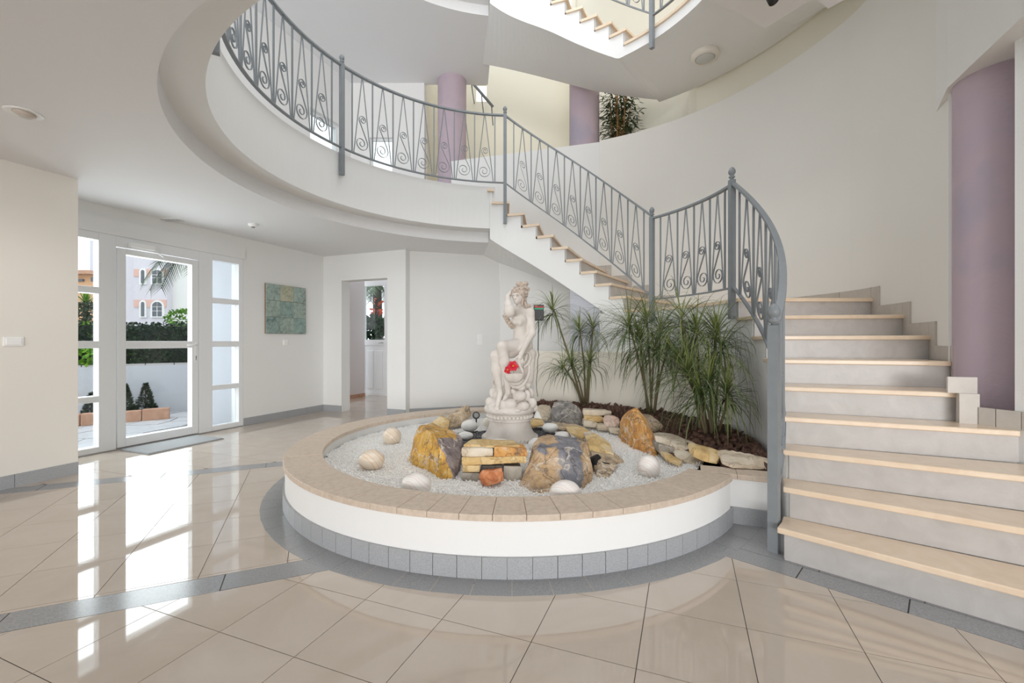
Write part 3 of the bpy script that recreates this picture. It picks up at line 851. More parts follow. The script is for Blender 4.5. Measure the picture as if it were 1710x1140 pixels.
# soil sheet under the chippings, one per kind
N_ = 90
for kind, mat, nm in (('white', GRAVEL, 'gravel_bed'), ('dark', DARKGRAVEL, 'slate_bed'), ('bark', BARK, 'mulch_bed')):
    vs = {}; V = []; F = []
    def vid(i, j):
        if (i, j) not in vs:
            x, y = -2.1+4.2*i/N_, CY-2.1+4.2*j/N_
            vs[(i, j)] = len(V); V.append((x, y, ground_z(x, y)-0.004))
        return vs[(i, j)]
    for i in range(N_):
        for j in range(N_):
            x, y = -2.1+4.2*(i+.5)/N_, CY-2.1+4.2*(j+.5)/N_
            k = zone(x, y)
            if k == kind: F.append((vid(i, j), vid(i+1, j), vid(i+1, j+1), vid(i, j+1)))
    o = raw(nm, V, F, mat, planter, True); tag(o, kind='stuff')
def chips(name, kind, count, s0, s1, mat, lab, flat=0.7, ico=False):
    rg = np.random.default_rng(11 + len(name))
    P = []
    while len(P) < count:
        x = rg.uniform(-2.05, 2.05); y = CY + rg.uniform(-2.05, 2.05)
        if zone(x, y) == kind: P.append((x, y, ground_z(x, y)))
    P = np.array(P)
    oct_ = np.array([(1, 0, 0), (0, 1, 0), (-1, 0, 0), (0, -1, 0), (0, 0, 1), (0, 0, -1)], float)
    of = np.array([(0, 1, 4), (1, 2, 4), (2, 3, 4), (3, 0, 4), (1, 0, 5), (2, 1, 5), (3, 2, 5), (0, 3, 5)])
    if ico:
        bm = bmesh.new(); bmesh.ops.create_icosphere(bm, subdivisions=1, radius=1)
        oct_ = np.array([v.co[:] for v in bm.verts]); of = np.array([[v.index for v in f.verts] for f in bm.faces]); bm.free()
    n = len(oct_)
    V = np.repeat(oct_[None], count, 0) * rg.uniform(0.55, 1.25, (count, n, 1))
    sc_ = rg.uniform(s0, s1, (count, 1, 1)); V *= sc_
    V[:, :, 0] *= rg.uniform(1.0, 2.1 if ico else 1.5, (count, 1)); V[:, :, 2] *= flat
    # random turn
    q = rg.normal(size=(count, 4)); q[:, 1:3] *= 0.45; q /= np.linalg.norm(q, axis=1)[:, None]
    w, x, y, z = q.T
    R = np.stack([np.stack([1-2*(y*y+z*z), 2*(x*y-w*z), 2*(x*z+w*y)], -1), np.stack([2*(x*y+w*z), 1-2*(x*x+z*z), 2*(y*z-w*x)], -1), np.stack([2*(x*z-w*y), 2*(y*z+w*x), 1-2*(x*x+y*y)], -1)], 1)
    V = np.einsum('nij,nkj->nki', R, V)
    P[:, 2] += rg.uniform(0, 0.5, count)*sc_[:, 0, 0]
    V += P[:, None, :]
    F = (of[None]+(np.arange(count)*n)[:, None, None]).reshape(-1, 3)
    o = fast(name, V.reshape(-1, 3), F, mat)
    return tag(o, lab, name.split('_')[-1], kind='stuff')
chips('white_gravel', 'white', 42000, 0.0050, 0.0095, GRAVEL, 'fine white marble gravel inside the round planter')
chips('slate_gravel', 'dark', 11000, 0.0045, 0.009, DARKGRAVEL, 'dark grey slate gravel around the statue plinth')
chips('bark_mulch', 'bark', 2300, 0.018, 0.042, BARK, 'brown bark mulch in the planting bed by the stair', 0.6, True)

# ------------------------------------------------------------------ rocks and stones
def hull_rock(name, lab, mat, pts, T, cat='rock', amp=0.010, cuts=None, group=None, zdrop=0.02, seed=0, cond=None):
    """pts: (px, py, Y) seen points; the body goes on T metres behind them"""
    A = [Vector(at(*p)) for p in pts]
    c = sum(A, Vector())/len(A)
    zmin = min(a.z for a in A)
    Bk = [Vector((c.x+(a.x-c.x)*0.80, a.y+T, zmin+(a.z-zmin)*0.86)) for a in A]
    lo = [Vector((a.x, a.y, min(a.z, zmin+0.03)-zdrop)) for a in A if a.z < zmin+0.05]
    bm = bmesh.new()
    for p in A+Bk+lo: bm.verts.new(p)
    r = bmesh.ops.convex_hull(bm, input=bm.verts)
    dead = [g for g in r['geom_interior'] if isinstance(g, bmesh.types.BMVert)]
    dead += [v for v in bm.verts if not v.link_faces and v not in dead]
    if dead: bmesh.ops.delete(bm, geom=dead, context='VERTS')
    bmesh.ops.dissolve_limit(bm, angle_limit=math.radians(6), verts=bm.verts, edges=bm.edges)
    bmesh.ops.triangulate(bm, faces=bm.faces)
    size = max((v.co-c).length for v in bm.verts)
    tgt = max(0.016, size*(0.13 if cat == 'boulder' else 0.12))
    for _ in range(4):
        ee = [e for e in bm.edges if e.calc_length() > tgt*1.5]
        if not ee: break
        bmesh.ops.subdivide_edges(bm, edges=ee, cuts=1)
        bmesh.ops.triangulate(bm, faces=[f for f in bm.faces if len(f.verts) > 3])
    bmesh.ops.smooth_vert(bm, verts=bm.verts, factor=0.16, use_axis_x=True, use_axis_y=True, use_axis_z=True)
    bm.normal_update()
    sd = seed*3.7+len(lab)
    for v in bm.verts:
        p = v.co
        k = noise.fractal((p.x*9+sd, p.y*9, p.z*9), 0.9, 2.2, 5) - 0.15 + 0.5*(noise.cell((p.x*11+sd, p.y*11, p.z*11))-0.5)
        k2 = noise.noise((p.x*3.2+sd, p.y*3.2, p.z*3.2))
        v.co = p + v.normal*(amp*k*1.1 + amp*1.4*k2)
    me = bpy.data.meshes.new(name); bm.to_mesh(me); bm.free()
    me.materials.append(mat)
    if cond:
        a = me.attributes.new('tone', 'FLOAT', 'POINT')
        a.data.foreach_set('value', [float(cond(v.co, v.normal)) for v in me.vertices])
    o = bpy.data.objects.new(name, me)
    bot = Vector((c.x, c.y+T/2, zmin))
    me.transform(Matrix.Translation(-bot)); o.location = bot
    COL.objects.link(o)
    autosmooth(o, 13 if cat == 'boulder' else 20)
    return tag(o, lab, cat, group)

def cr7(u, v): return (660+u/6.333, 660+v/6.333)
def cr8(u, v): return (860+u/6.107, 660+v/6.107)
hull_rock('boulder', 'large ochre and grey boulder at the left of the flat stone stack', ROCK_OCHRE,
    [(675, 773, 3.55), (684, 777, 3.48), (703, 786, 3.33), (723, 790, 3.28), (740, 802, 3.10), (761, 805, 3.07), (769, 794, 3.2), (774, 742, 3.42), (769, 729, 3.5),
     (748, 721, 3.5), (722, 722, 3.22), (707, 707, 3.6), (699, 708, 3.6), (693, 717, 3.6), (683, 755, 3.6), (742, 745, 3.18)], 0.30, 'boulder', 0.013, seed=1, cond=lambda c, n: max(0, min(1, 0.5+3.0*(n.x-0.15))) if n.z < .8 else 0)
hull_rock('boulder', 'broad brown and slate boulder in front of the statue, right of the stone stack', ROCK_BROWN,
    [(867, 812, 2.97), (885, 820, 2.87), (917, 825, 2.83), (942, 823, 2.86), (973, 817, 2.91), (986, 807, 3.03), (991, 791, 3.1), (989, 778, 3.12), (985, 758, 3.18), (980, 738, 3.25),
     (958, 733, 3.3), (934, 730, 3.35), (915, 729, 3.35), (900, 734, 3.3), (889, 752, 3.15), (876, 784, 3.05), (952, 750, 3.06), (902, 746, 3.1)], 0.28, 'boulder', 0.012, seed=2, cond=lambda c, n: max(1.1-((c.x-0.40)/0.085)**2*.6-max(0, 0.30-c.z)*4, 1.0-((c-Vector(at(905, 750, 3.12))).length/0.07)**2*.5, 0))
hull_rock('boulder', 'pointed orange boulder at the edge of the bark mulch', ROCK_ORANGE,
    [(1037, 739, 4.25), (1040, 706, 4.2), (1054, 683, 4.1), (1063, 681, 4.1), (1071, 690, 4.05), (1082, 703, 4.0), (1099, 745, 3.85), (1102, 766, 3.68), (1092, 765, 3.7), (1073, 758, 3.83), (1053, 750, 4.0), (1081, 716, 3.86)], 0.22, 'boulder', 0.012, seed=3)
hull_rock('boulder', 'tan rock leaning behind the pointed orange boulder', ROCK_TAN,
    [(1072, 692, 4.35), (1089, 693, 4.4), (1106, 706, 4.4), (1116, 721, 4.4), (1108, 727, 4.3), (1085, 730, 4.25)], 0.22, 'boulder', 0.010, seed=4)
hull_rock('boulder', 'rounded grey rock at the back of the gravel', ROCK_GREY,
    [(918, 691, 5.1), (925, 673, 5.2), (937, 669, 5.2), (952, 669, 5.2), (965, 678, 5.15), (973, 693, 5.1), (973, 708, 5.0), (961, 713, 4.98), (938, 711, 4.98), (922, 704, 5.05), (948, 692, 4.93)], 0.32, 'boulder', 0.014, seed=5)
hull_rock('boulder', 'slanting grey brown rock behind the ochre boulder', ROCK_TAN,
    [(735, 700, 4.9), (754, 688, 4.95), (769, 680, 5.0), (779, 677, 5.0), (783, 679, 5.0), (787, 694, 4.95), (774, 706, 4.85), (753, 712, 4.78), (742, 716, 4.75)], 0.28, 'boulder', 0.013, seed=6)
hull_rock('stone', 'yellow and white stone low in front of the slanting rock', SLAB_YELLOW,
    [(721, 704, 4.8), (733, 695, 4.85), (751, 703, 4.72), (750, 712, 4.6), (744, 719, 4.58), (728, 714, 4.65)], 0.16, 'stone', 0.007, seed=7)
# stacked flat stones in front of the plinth
def slab(lab, mat, x0, x1, y0, y1, Y, T=0.18, sk=(0, 0, 0, 0), seed=0, nm='stone'):
    """front face in photo pixels, at distance Y, sk shifts its corners"""
    yo = sk
    pts = [(x0, y0+yo[0], Y), ((x0+x1)/2, y0+(yo[0]+yo[1])/2-0.6, Y), (x1, y0+yo[1], Y), (x1+0.8, (y0+y1)/2, Y-0.01), (x1, y1+yo[2], Y), ((x0+x1)/2, y1+(yo[2]+yo[3])/2, Y-0.012), (x0, y1+yo[3], Y), (x0-0.8, (y0+y1)/2, Y-0.005)]
    return hull_rock(nm, lab, mat, pts, T, 'stone', 0.0035, seed=seed, zdrop=0.0)
slab('grey stone at the lower left of the stone stack', SLAB_GREY, 771, 801, 789, 807, 3.06, seed=1)
slab('short yellow stone second from bottom, left side of stack', SLAB_YELLOW, 772, 801, 777, 788.5, 3.07, seed=2)
slab('grey stone at the lower right of the stone stack', SLAB_GREY, 841, 871, 778, 803, 3.07, seed=3)
slab('pale grey stone set back above the orange crystal rock', SLAB_GREY, 802, 840, 777, 800, 3.16, seed=4)
slab('long yellow stone across the middle of the stack', SLAB_YELLOW, 771, 879, 761.5, 777, 3.09, 0.2, (2, 0, -4, 0), seed=5)
slab('beige grey stone at the upper left of the stack', SLAB_BEIGE, 771, 824, 748, 762, 3.12, seed=6)
slab('orange brown stone at the upper right of the stack', ROCK_ORANGE, 825, 880, 747, 765, 3.12, 0.2, (-1, 2, -2, 0), seed=7)
slab('thin yellow capping stone on top of the stack', SLAB_YELLOW, 774, 868, 740.5, 748, 3.17, 0.2, (1, 4, 0, 0), seed=8)
hull_rock('crystal_rock', 'orange crystal rock lying before the flat stone stack', CORAL,
    [(801, 790, 2.99), (806, 784, 3.0), (820, 785, 3.0), (828, 782, 3.0), (839, 782, 3.0), (840, 797, 2.98), (832, 800, 2.95), (822, 801, 2.95), (814, 806, 2.94), (805, 802, 2.96), (822, 791, 2.95)], 0.06, 'rock', 0.012, seed=9)
# right of the brown boulder
hull_rock('stone', 'yellow block behind the right end of the brown boulder', SLAB_YELLOW, [(979, 734, 3.65), (1000, 727, 3.8), (1021, 741, 3.72), (1026, 757, 3.5), (985, 756, 3.48), (982, 742, 3.55)], 0.18, 'stone', 0.006, seed=10)
hull_rock('stone', 'large brown angular stone leaning right of the brown boulder', ROCK_TAN, [(987, 756, 3.38), (1022, 757, 3.48), (1034, 767, 3.42), (1031, 776, 3.3), (1012, 801, 3.13), (995, 790, 3.16), (1000, 770, 3.26)], 0.2, 'stone', 0.007, seed=11)
hull_rock('stone', 'small yellow stone beside the white pebbles', SLAB_YELLOW, [(945, 714, 4.25), (984, 717, 4.2), (986, 723, 4.1), (973, 731, 3.98), (951, 721, 4.1)], 0.16, 'stone', 0.006, seed=12)
hull_rock('stone', 'small tan stone above the yellow block', SLAB_BEIGE, [(975, 725, 4.0), (994, 724, 4.0), (1000, 732, 3.86), (979, 736, 3.84)], 0.14, 'stone', 0.006, seed=13)
hull_rock('stone', 'thin tan stone wedge under the yellow block', ROCK_TAN, [(1012, 757, 3.6), (1026, 755, 3.62), (1042, 769, 3.5), (1036, 772, 3.48), (1018, 767, 3.5)], 0.12, 'stone', 0.005, seed=14)
# back edge of the gravel
slab('wide cream flat stone right of the grey rock', SLAB_BEIGE, 974, 1021, 682, 694, 5.0, 0.22, (2, 4, 0, 0), seed=15)
slab('yellow flat stone under the wide cream stone', SLAB_YELLOW, 976, 1007, 694, 706, 4.9, 0.2, (0, 2, 0, -3), seed=16)
slab('lowest cream flat stone right of the grey rock', SLAB_BEIGE, 975, 998, 703, 712, 4.8, 0.2, (-2, 3, 2, 0), seed=17)
slab('flat cream stone in front of the pink rock', SLAB_BEIGE, 998, 1018, 708, 718, 4.7, 0.15, (0, 2, 2, 0), seed=18)
hull_rock('stone', 'knobbly pale pink rock left of the orange boulder', PINKROCK, [(1006, 702, 4.75), (1012, 695, 4.8), (1022, 692, 4.8), (1032, 697, 4.75), (1034, 705, 4.7), (1026, 713, 4.65), (1012, 711, 4.68)], 0.14, 'stone', 0.012, seed=19)
slab('cream flat stone running to the orange boulder', SLAB_BEIGE, 1018, 1040, 713, 724, 4.55, 0.15, (0, 3, 3, -2), seed=20)
hull_rock('stone', 'cracked beige stone at the left of the grey rock', SLAB_BEIGE, [(896, 680, 5.35), (903, 675, 5.4), (919, 676, 5.4), (921, 694, 5.25), (914, 701, 5.2), (899, 696, 5.25)], 0.2, 'stone', 0.010, seed=21)
hull_rock('stone', 'small cream pointed stone right of the plinth', PEBBLE, [(891, 697, 4.95), (897, 684, 5.0), (902, 690, 4.95), (906, 701, 4.9), (893, 704, 4.88)], 0.12, 'stone', 0.005, seed=22)
hull_rock('stone', 'low tan stone at the right of the plinth', SLAB_YELLOW, [(885, 703, 4.78), (893, 700, 4.8), (908, 701, 4.8), (909, 708, 4.7), (889, 711, 4.68)], 0.14, 'stone', 0.006, seed=23)
hull_rock('stone', 'long thin tan stone before the grey rock', ROCK_TAN, [(918, 707, 4.75), (940, 709, 4.75), (974, 712, 4.7), (973, 716, 4.62), (940, 715, 4.62), (920, 712, 4.68)], 0.14, 'stone', 0.005, seed=24)
# low dry wall between gravel and mulch, right side
hull_rock('stone', 'long tan stone topping the dry stone edge by the mulch', SLAB_BEIGE, [(1093, 727, 3.82), (1110, 726, 3.85), (1137, 728, 3.8), (1166, 743, 3.62), (1155, 752, 3.55), (1140, 751, 3.58), (1095, 738, 3.75)], 0.16, 'stone', 0.006, seed=25)
slab('grey stone in the dry stone edge', SLAB_GREY, 1100, 1127, 743, 756, 3.62, 0.16, (-2, 4, 4, 0), seed=26)
slab('thin brown stone right of the orange boulder', SLAB_GREY, 1094, 1110, 738, 747, 3.7, 0.14, (0, 3, 3, 0), seed=27)
hull_rock('stone', 'yellow beige stone at the foot of the dry stone edge', SLAB_YELLOW, [(1109, 758, 3.5), (1125, 760, 3.48), (1140, 770, 3.38), (1136, 775, 3.34), (1112, 766, 3.44)], 0.15, 'stone', 0.005, seed=28)
hull_rock('stone', 'beige slab running down to the coping', SLAB_BEIGE, [(1127, 750, 3.6), (1150, 753, 3.52), (1177, 768, 3.36), (1174, 773, 3.32), (1150, 771, 3.36), (1130, 764, 3.46)], 0.16, 'stone', 0.006, seed=29)
hull_rock('stone', 'chunky yellow stone with pale front face on the coping', SLAB_YELLOW, [(1157, 746, 3.30), (1166, 743, 3.32), (1199, 751, 3.28), (1204, 758, 3.24), (1198, 771, 3.15), (1180, 769, 3.17), (1157, 758, 3.24), (1178, 756, 3.18)], 0.14, 'stone', 0.006, seed=30)
hull_rock('stone', 'long pale stone beside the foot of the stair railing', SLAB_BEIGE, [(1205, 758, 3.16), (1218, 756, 3.18), (1284, 765, 3.08), (1285, 780, 3.0), (1222, 776, 3.03), (1206, 770, 3.08)], 0.14, 'stone', 0.007, seed=31)

# pebbles and veined balls
def blob(name, lab, mat, cat, px, py, rx, rz, Y, group=None, ry=None, seed=0):
    c = Vector(at(px, py, Y)); ax, az = rx*Y/750, rz*Y/750; ay = ry or ax*0.85
    bm = bmesh.new(); bmesh.ops.create_icosphere(bm, subdivisions=3, radius=1)
    for v in bm.verts:
        k = 1+0.10*noise.noise(v.co*1.3+Vector((seed*7.1, 0, 0)))
        v.co = Vector((v.co.x*ax*k, v.co.y*ay*k, v.co.z*az*k))
    me = bpy.data.meshes.new(name); bm.to_mesh(me); bm.free(); me.materials.append(mat)
    me.polygons.foreach_set('use_smooth', [True]*len(me.polygons))
    o = bpy.data.objects.new(name, me); o.location = c; COL.objects.link(o)
    return tag(o, lab, cat, group)
GP = 'smooth white pebbles on the slate gravel'
blob('pebble', 'domed white pebble left of the plinth, by the slanting rock', PEBBLE, 'pebble', 784, 710.5, 14, 10, 4.62, GP, seed=1)
blob('pebble', 'flat white pebble just behind the ochre boulder', PEBBLE, 'pebble', 777, 727.5, 13.5, 7, 4.25, GP, seed=2)
blob('pebble', 'white pebble between the plinth and the stone stack', PEBBLE, 'pebble', 835, 739.5, 16, 7, 3.80, GP, seed=3)
blob('pebble', 'white oval pebble right of the plinth by the tan stone', PEBBLE, 'pebble', 918.5, 714, 13.2, 8.5, 4.5, GP, seed=4)
blob('pebble', 'white oval pebble just above the brown boulder', PEBBLE, 'pebble', 940, 728, 14, 8, 4.2, GP, seed=5)
blob('pebble', 'white pebble tucked behind left shoulder of brown boulder', PEBBLE, 'pebble', 898, 741, 16, 10, 3.85, GP, seed=6)
blob('pebble', 'cream pebble behind the left side of the plinth', LOWCREAM, 'pebble', 813, 705, 7, 8, 4.85, seed=7)
GB = 'veined stone balls on the white gravel'
blob('stone_ball', 'small banded onyx ball nearest to the left back coping', ONYX, 'ornament', 654.5, 728.5, 15, 15, 4.2, GB, seed=8)
blob('stone_ball', 'cream onyx ball with a brown stripe, left in the gravel', ONYX, 'ornament', 620.5, 768, 21.5, 17, 3.38, GB, seed=9)
blob('stone_ball', 'pale grey veined ball half hidden by front left coping', ONYX_WHITE, 'ornament', 694.5, 812, 25.5, 23, 2.80, GB, seed=10)
blob('stone_ball', 'white veined ball half hidden by coping before brown boulder', ONYX_WHITE, 'ornament', 944.5, 825, 27, 24, 2.66, GB, seed=11)
blob('stone_ball', 'upright white ball with thin red veins near right coping', ONYX_WHITE, 'ornament', 1083, 779.5, 18.5, 20, 3.22, GB, seed=12)

# ------------------------------------------------------------------ garden lights and the small device
c = Vector(at(795.3, 693, 5.05))
sp = thing('garden_spotlight', 'small round black garden spotlight at back of gravel', 'light', (c.x, c.y, ground_z(c.x, c.y)))
m = MB(); fd = Vector((0.0, -1, 0.05)).normalized()
m.tube([c-fd*0.05, c-fd*0.03, c+fd*0.005, c+fd*0.012], [0.022, 0.036, 0.042, 0.042], 20)
m.build('housing', BLACK, sp)
m = MB(); m.tube([c+fd*0.012, c+fd*0.016], [0.028, 0.026], 20); m.build('lens', paint('grey lens', (0.35, 0.35, 0.34), 0.2), sp)
m = MB(); m.tube([(c.x, c.y, c.z-0.03), (c.x, c.y, 0.2)], 0.008, 8); m.build('stake', BLACK, sp)
c = Vector(at(993, 771, 3.30))
sp = thing('garden_spotlight', 'black garden floodlight between brown boulder and leaning stone', 'light', (c.x, c.y, ground_z(c.x, c.y)))
m = MB(); fd = Vector((0.75, -0.6, 0.35)).normalized()
m.tube([c-fd*0.07, c-fd*0.05, c+fd*0.02, c+fd*0.035], [0.02, 0.035, 0.05, 0.05], 16); m.build('housing', BLACK, sp)
m = MB(); m.tube([c, (c.x, c.y, 0.2)], 0.01, 8); m.build('stake', BLACK, sp)
m = MB(); m.tube([c+fd*0.02+Vector((0, 0, 0.0)), c+Vector((0.10, -0.05, 0.0))], 0.005, 6); m.build('bracket', BLACK, sp)

YD = 5.3
c = Vector(at(899.5, 522, YD)); bx = 8.2*YD/750; bz = 13*YD/750
dv = thing('control_box', 'small black box with red and green stripes on thin cable', 'box', (c.x, c.y, 0.36))
m = MB(); m.box(c.x-bx, c.x+bx, c.y-0.05, c.y+0.05, c.z-bz, c.z+bz); bevel(m.build('housing', BLACK, dv), 0.006, 2)
SR = paint('red stripe', (0.45, 0.03, 0.04), 0.5, 0); SG = paint('green stripe', (0.02, 0.36, 0.19), 0.5, 0); SO = paint('orange stripe', (0.65, 0.25, 0.05), 0.5, 0)
MB().box(c.x-bx+0.012, c.x+bx-0.006, c.y-0.053, c.y-0.049, c.z+bz*0.60, c.z+bz*0.80).build('red_stripe', SR, dv)
MB().box(c.x-bx+0.004, c.x+bx-0.006, c.y-0.053, c.y-0.049, c.z+bz*0.38, c.z+bz*0.58).build('green_stripe', SG, dv)
MB().box(c.x-bx+0.006, c.x-bx+0.04, c.y-0.0535, c.y-0.0492, c.z+bz*0.78, c.z+bz*0.88).build('orange_stripe', SO, dv)
p1 = Vector(at(898.5, 585, YD))
MB().tube([(c.x, c.y, c.z-bz), p1], 0.0055, 8).build('stand_rod', BLACK, dv)
pts = [p1] + [Vector(at(898.5+dx, py, YD+0.01)) for (dx, py) in ((1.5, 592), (-0.5, 600), (-1, 620), (-3, 636), (-2.5, 650), (-0.5, 662))]
MB().tube(pts, 0.004, 6).build('cable', BLACK, dv)

# ------------------------------------------------------------------ statue: blended solids turned into one surface
def sdf_mesh(name, prims, res, mat, parent, smooth_it=1, amp=0.0):
    """prims: ('c', a, b, ra, rb, k) tapered capsule, ('e', c, (rx,ry,rz), k[, Matrix]) ellipsoid, k<0 carves"""
    pts = []
    for p in prims:
        if p[0] == 'c':
            for q, r in ((p[1], p[3]), (p[2], p[4])):
                pts += [np.array(q)-r, np.array(q)+r]
        elif p[3] > 0:
            R = max(p[2]); pts += [np.array(p[1])-R, np.array(p[1])+R]
    lo = np.min(pts, 0)-4*res; hi = np.max(pts, 0)+4*res
    n = np.ceil((hi-lo)/res).astype(int)+1
    D = np.full(n, 1.0, dtype=np.float32)
    ax = [lo[i]+res*np.arange(n[i]) for i in range(3)]
    for p in prims:
        k = abs(p[5] if p[0] == 'c' else p[3])
        if p[0] == 'c':
            a, b = np.array(p[1], float), np.array(p[2], float); ra, rb = p[3], p[4]
            bl = np.minimum(a-ra, b-rb)-k-3*res; bh = np.maximum(a+ra, b+rb)+k+3*res
        else:
            c = np.array(p[1], float); R = max(p[2]); bl = c-R-k-3*res; bh = c+R+k+3*res
        i0 = np.maximum(0, np.floor((bl-lo)/res).astype(int)); i1 = np.minimum(n, np.ceil((bh-lo)/res).astype(int)+1)
        if np.any(i1 <= i0): continue
        X, Y, Z = np.meshgrid(ax[0][i0[0]:i1[0]], ax[1][i0[1]:i1[1]], ax[2][i0[2]:i1[2]], indexing='ij')
        if p[0] == 'c':
            ba = b-a; L2 = max(1e-9, float(ba@ba))
            h = np.clip(((X-a[0])*ba[0]+(Y-a[1])*ba[1]+(Z-a[2])*ba[2])/L2, 0, 1)
            d = np.sqrt((X-a[0]-h*ba[0])**2+(Y-a[1]-h*ba[1])**2+(Z-a[2]-h*ba[2])**2)-(ra+(rb-ra)*h)
        else:
            dx, dy, dz = X-c[0], Y-c[1], Z-c[2]
            if len(p) > 4:
                M = np.array(p[4].to_3x3()).T
                dx, dy, dz = M[0, 0]*dx+M[0, 1]*dy+M[0, 2]*dz, M[1, 0]*dx+M[1, 1]*dy+M[1, 2]*dz, M[2, 0]*dx+M[2, 1]*dy+M[2, 2]*dz
            r = p[2]
            k0 = np.sqrt((dx/r[0])**2+(dy/r[1])**2+(dz/r[2])**2)
            k1 = np.sqrt((dx/r[0]**2)**2+(dy/r[1]**2)**2+(dz/r[2]**2)**2)+1e-9
            d = k0*(k0-1)/k1
        sl = (slice(i0[0], i1[0]), slice(i0[1], i1[1]), slice(i0[2], i1[2]))
        A = D[sl]
        kk = p[5] if p[0] == 'c' else p[3]
        if kk >= 0:
            h = np.maximum(k-np.abs(A-d), 0)/max(k, 1e-6)
            D[sl] = np.minimum(A, d)-h*h*k/4
        else:
            d = -d
            h = np.maximum(k-np.abs(A-d), 0)/max(k, 1e-6)
            D[sl] = np.maximum(A, d)+h*h*k/4
    S = D < 0
    # surface nets
    nx, ny, nz = (n-1)
    acc = np.zeros((nx, ny, nz, 3), np.float32); cnt = np.zeros((nx, ny, nz), np.float32)
    def corner(dx, dy, dz): return D[dx:dx+nx, dy:dy+ny, dz:dz+nz]
    edges = [((0, 0, 0), (1, 0, 0)), ((0, 1, 0), (1, 1, 0)), ((0, 0, 1), (1, 0, 1)), ((0, 1, 1), (1, 1, 1)),
             ((0, 0, 0), (0, 1, 0)), ((1, 0, 0), (1, 1, 0)), ((0, 0, 1), (0, 1, 1)), ((1, 0, 1), (1, 1, 1)),
             ((0, 0, 0), (0, 0, 1)), ((1, 0, 0), (1, 0, 1)), ((0, 1, 0), (0, 1, 1)), ((1, 1, 0), (1, 1, 1))]
    for a, b in edges:
        da, db = corner(*a), corner(*b)
        m_ = (da < 0) != (db < 0)
        t = np.where(m_, da/(da-db+1e-12), 0)
        for ax_ in range(3):
            acc[..., ax_] += np.where(m_, a[ax_]+(b[ax_]-a[ax_])*t, 0)
        cnt += m_
    act = cnt > 0
    idx = np.full(act.shape, -1, np.int64); idx[act] = np.arange(act.sum())
    ijk = np.argwhere(act)
    V = lo+res*(ijk+acc[act]/cnt[act][:, None])
    F = []
    def quads(axis):
        s0 = [slice(None)]*3; s1 = [slice(None)]*3
        s0[axis] = slice(0, n[axis]-1); s1[axis] = slice(1, n[axis])
        A, B = S[tuple(s0)], S[tuple(s1)]
        o1, o2 = [(1, 2), (2, 0), (0, 1)][axis]
        e = np.argwhere(A != B)
        e = e[(e[:, o1] > 0) & (e[:, o2] > 0) & (e[:, o1] < n[o1]-1) & (e[:, o2] < n[o2]-1)]
        f = A[tuple(e.T)]
        def at_(d1, d2):
            q = e.copy(); q[:, o1] -= d1; q[:, o2] -= d2
            return idx[tuple(q.T)]
        Q = np.stack([at_(1, 1), at_(0, 1), at_(0, 0), at_(1, 0)], 1)
        Q[~f] = Q[~f][:, ::-1]
        F.append(Q)
    for a in range(3): quads(a)
    F = np.concatenate(F)
    F = F[(F >= 0).all(1)]
    # light relaxation
    for _ in range(smooth_it):
        acc2 = np.zeros_like(V); c2 = np.zeros(len(V))
        for i in range(4):
            a, b = F[:, i], F[:, (i+1) % 4]
            np.add.at(acc2, a, V[b]); np.add.at(c2, a, 1); np.add.at(acc2, b, V[a]); np.add.at(c2, b, 1)
        V = 0.5*V+0.5*acc2/np.maximum(c2, 1)[:, None]
    if amp:
        for i in range(len(V)):
            p = V[i]; V[i] = p + amp*np.array(noise.noise_vector((p[0]*40, p[1]*40, p[2]*40)))
    o = fast(name, V, F, mat, parent)
    o.data.polygons.foreach_set('use_smooth', [True]*len(o.data.polygons))
    return o

YS = 4.25
SX = -0.02
SZ = 0.235
def W(px, py, y=0.0): return Vector(at(px, py, YS+y))
statue = thing('statue', 'cast stone statue of a seated woman holding a flower basket', 'statue', (SX, YS, SZ))
# plinth
m = MB(); m.lathe([(0.262, 0.0), (0.268, 0.02), (0.262, 0.05), (0.245, 0.065), (0.222, 0.095), (0.205, 0.13), (0.196, 0.165), (0.194, 0.20), (0.200, 0.212)], 64, (SX, YS, SZ))
o = m.build('plinth', STATUE, statue); autosmooth(o, 60)
m = MB()
for i in range(40):
    th = 2*math.pi*i/40
    Mx = Matrix.Rotation(th, 3, 'Z') @ Matrix.Rotation(0.6, 3, 'X')
    m.ell((SX+0.258*math.cos(th), YS+0.258*math.sin(th), SZ+0.045), (0.012, 0.026, 0.016), 8, 6, Mx)
m.build('rope_moulding', STATUE, statue, True)
m = MB(); m.lathe([(0.198, 0.208), (0.212, 0.214), (0.212, 0.224), (0.204, 0.230), (0.204, 0.272), (0.214, 0.278), (0.236, 0.288), (0.243, 0.305), (0.243, 0.325), (0.232, 0.345), (0.18, 0.37)], 64, (SX, YS, SZ))
o = m.build('plate', STATUE, statue); autosmooth(o, 50)
bead = None
for i in range(36):
    th = 2*math.pi*i/36
    if bead is None:
        m = MB(); m.ell((SX, YS, SZ), (0.0175, 0.0175, 0.0195), 12, 8); bead = m.build('bead', STATUE, statue, True); b_ = bead
    else:
        b_ = bead.copy(); COL.objects.link(b_); b_.parent = statue
    b_.location = (0.208*math.cos(th), 0.208*math.sin(th), 0.251)
